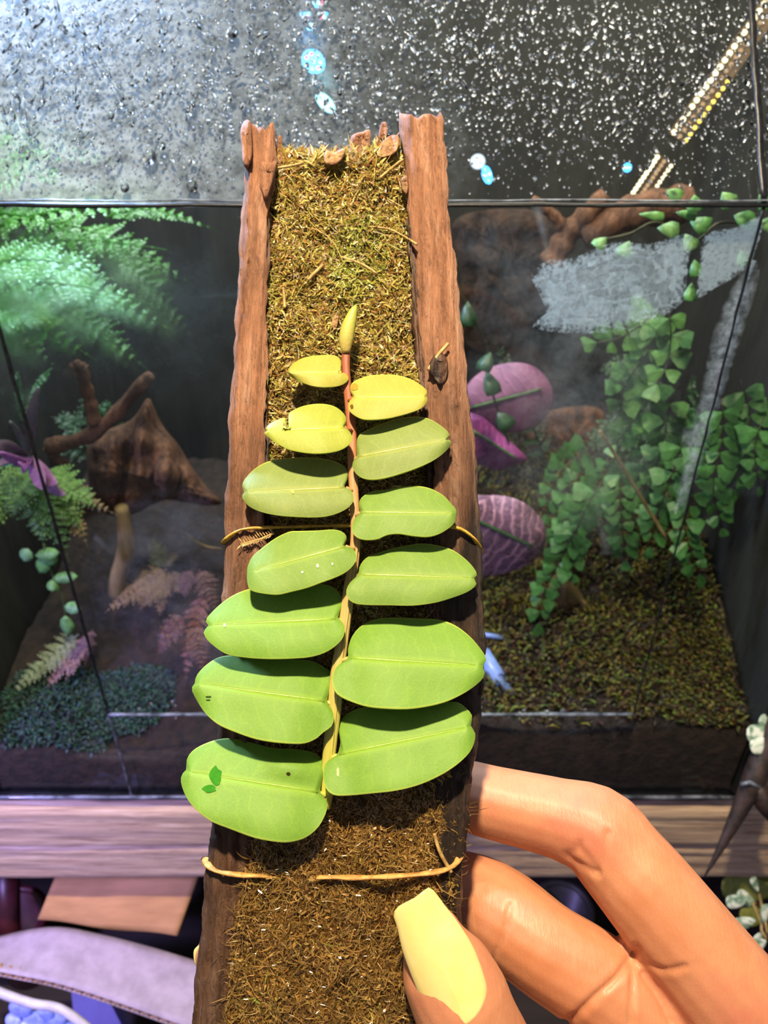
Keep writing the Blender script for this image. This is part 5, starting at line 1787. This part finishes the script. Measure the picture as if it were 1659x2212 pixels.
def pot(name, cx, cy, d, rpx, hpx, label, mat, taper=.78):
    c = P(cx, cy, d)
    r, h = rpx * d / FPX, c.z + .6645
    t = root(name, c - Vector((0, 0, h)), label, 'pot')
    b = MB()
    prof = [(taper * r, -h), (r * .98, -.006), (r * .98, 0), (r * .93, 0), (taper * r * .93, -h + .004)]
    seg = 32
    vs = [c + Vector((q * math.cos(6.2832 * i / seg), q * math.sin(6.2832 * i / seg), z)) for q, z in prof for i in range(seg)]
    fs = [(k * seg + i, k * seg + (i + 1) % seg, (k + 1) * seg + (i + 1) % seg, (k + 1) * seg + i) for k in range(len(prof) - 1) for i in range(seg)]
    fs += [tuple(range(seg))[::-1], tuple(4 * seg + i for i in range(seg))]
    b.add(vs, fs); obj('pot_body', b, mat, t)
    b = MB()
    ring = [c + Vector((r * 1.02 * math.cos(6.2832 * i / 40), r * 1.02 * math.sin(6.2832 * i / 40), -.002)) for i in range(41)]
    tube(b, ring, .003, 8, False); obj('pot_rim', b, mat, t)
    return t


pot('plant_pot', 20, 1985, .60, 70, 120, 'dark red plastic pot in the shade under the shelf', REDP)
pot('plant_pot', 1215, 1960, .62, 60, 160, 'grey plastic pot seen between the fingers under the shelf', simple('grey_plastic', '#3a3833', '#57544c', 60, .4, .2, .0003))
b = MB(); tube(b, [P(15, 1880, .58), P(20, 1990, .585), P(26, 2040, .59)], [.009, .008, .007], 14)
obj('red_post', b, REDP, None, 'dark red upright post standing at the pot', 'post')

# dark tapered stake hanging by the tank corner, pale variegated leaves
STAKE = simple('dark_stake_skin', '#17110f', '#3a2b28', 150, .55, .5, .0008)
st = root('dark_stake', P(1530, 1885, .435), 'dark tapering stake pointing down past the shelf by the tank corner', 'stake')
b = MB(); cc = catmull([P(1522, 1893, .432), P(1540, 1862, .432), P(1565, 1815, .432), P(1600, 1745, .432), P(1630, 1680, .432), P(1665, 1600, .432), P(1745, 1440, .425), P(1860, 1230, .41)], 40, False)
tube(b, cc, [.0004 + .0062 * min(1, (i / 13)) for i in range(40)], 12); obj('shaft', b, STAKE, st)
b = MB(); tube(b, [P(1625, 1690, .432), P(1655, 1740, .434), P(1700, 1790, .436)], [.0060, .0055, .005], 12); obj('prong', b, STAKE, st)
b = MB(); tube(b, [P(1600, 1695, .427), P(1618, 1690, .426), P(1640, 1700, .427)], .0012, 8); obj('collar', b, GLASSEDGE, st)


def m_varieg():
    t = NT('variegated_leaf')
    nz = t.noise(t.coord('Object'), 130, 4, .6, 1)
    c = t.ramp(nz, [(.40, '#56745c'), (.5, '#8fa694'), (.58, '#cfd8cc')])
    return t.done(t.bsdf(c, .45, t.bump(nz, .3, .0005)))


VARI = m_varieg()


def leafy(name, label, items, mat, color=None):
    x, y, *_ = items[0]
    t = root(name, P(items[0][0], items[0][1], items[0][6]), label, 'plant')
    for (x, y, dx, dy, L, w, d) in items:
        b = MB(); q = P(x, y, d); leaflet(b, q, R_ * dx - U_ * dy, VIEW + Vector((.15, 0, .25)), L * d / FPX, w * d / FPX, .04)
        obj('leaf', b, mat, t, solid=.0006, subsurf=1, color=color)
    b = MB(); q = [P(i[0], i[1], i[6] + .002) for i in items]; q.append(q[-1] + Vector((.02, 0, -.05)))
    tube(b, catmull(q, 20, False), .0008, 6); obj('plant_stem', b, PALEWOOD, t)
    return t


leafy('variegated_plant', 'pale grey green variegated leaves at the top of the dark stake', [(1700, 1590, -1, -.05, 92, 24, .43), (1690, 1600, -1, .25, 75, 20, .428), (1690, 1580, -.7, -.4, 60, 18, .432)], VARI)
leafy('variegated_plant', 'small variegated plant below the shelf beside the index finger', [(1640, 1960, -.8, -.5, 60, 17, .47), (1625, 1945, -1, .1, 60, 16, .465), (1640, 1985, -.9, .3, 66, 17, .465), (1650, 2000, .2, -1, 50, 14, .46), (1645, 2010, -.3, 1, 56, 18, .46), (1660, 2030, -.8, .5, 50, 17, .455), (1640, 1930, -.4, -1, 40, 10, .47)], VARI)
leafy('broad_leaf_plant', 'broad dull olive leaf behind the variegated plant under the shelf', [(1700, 1925, -1, -.05, 150, 34, .52), (1690, 1905, -1, -.2, 110, 26, .53), (1690, 1960, -1, .3, 100, 26, .525)], FOLIAGE, lin('#8a9440')[:3])
pot('plant_pot', 1720, 2160, .475, 90, 100, 'small dark pot under the variegated plant below the shelf', REDP)
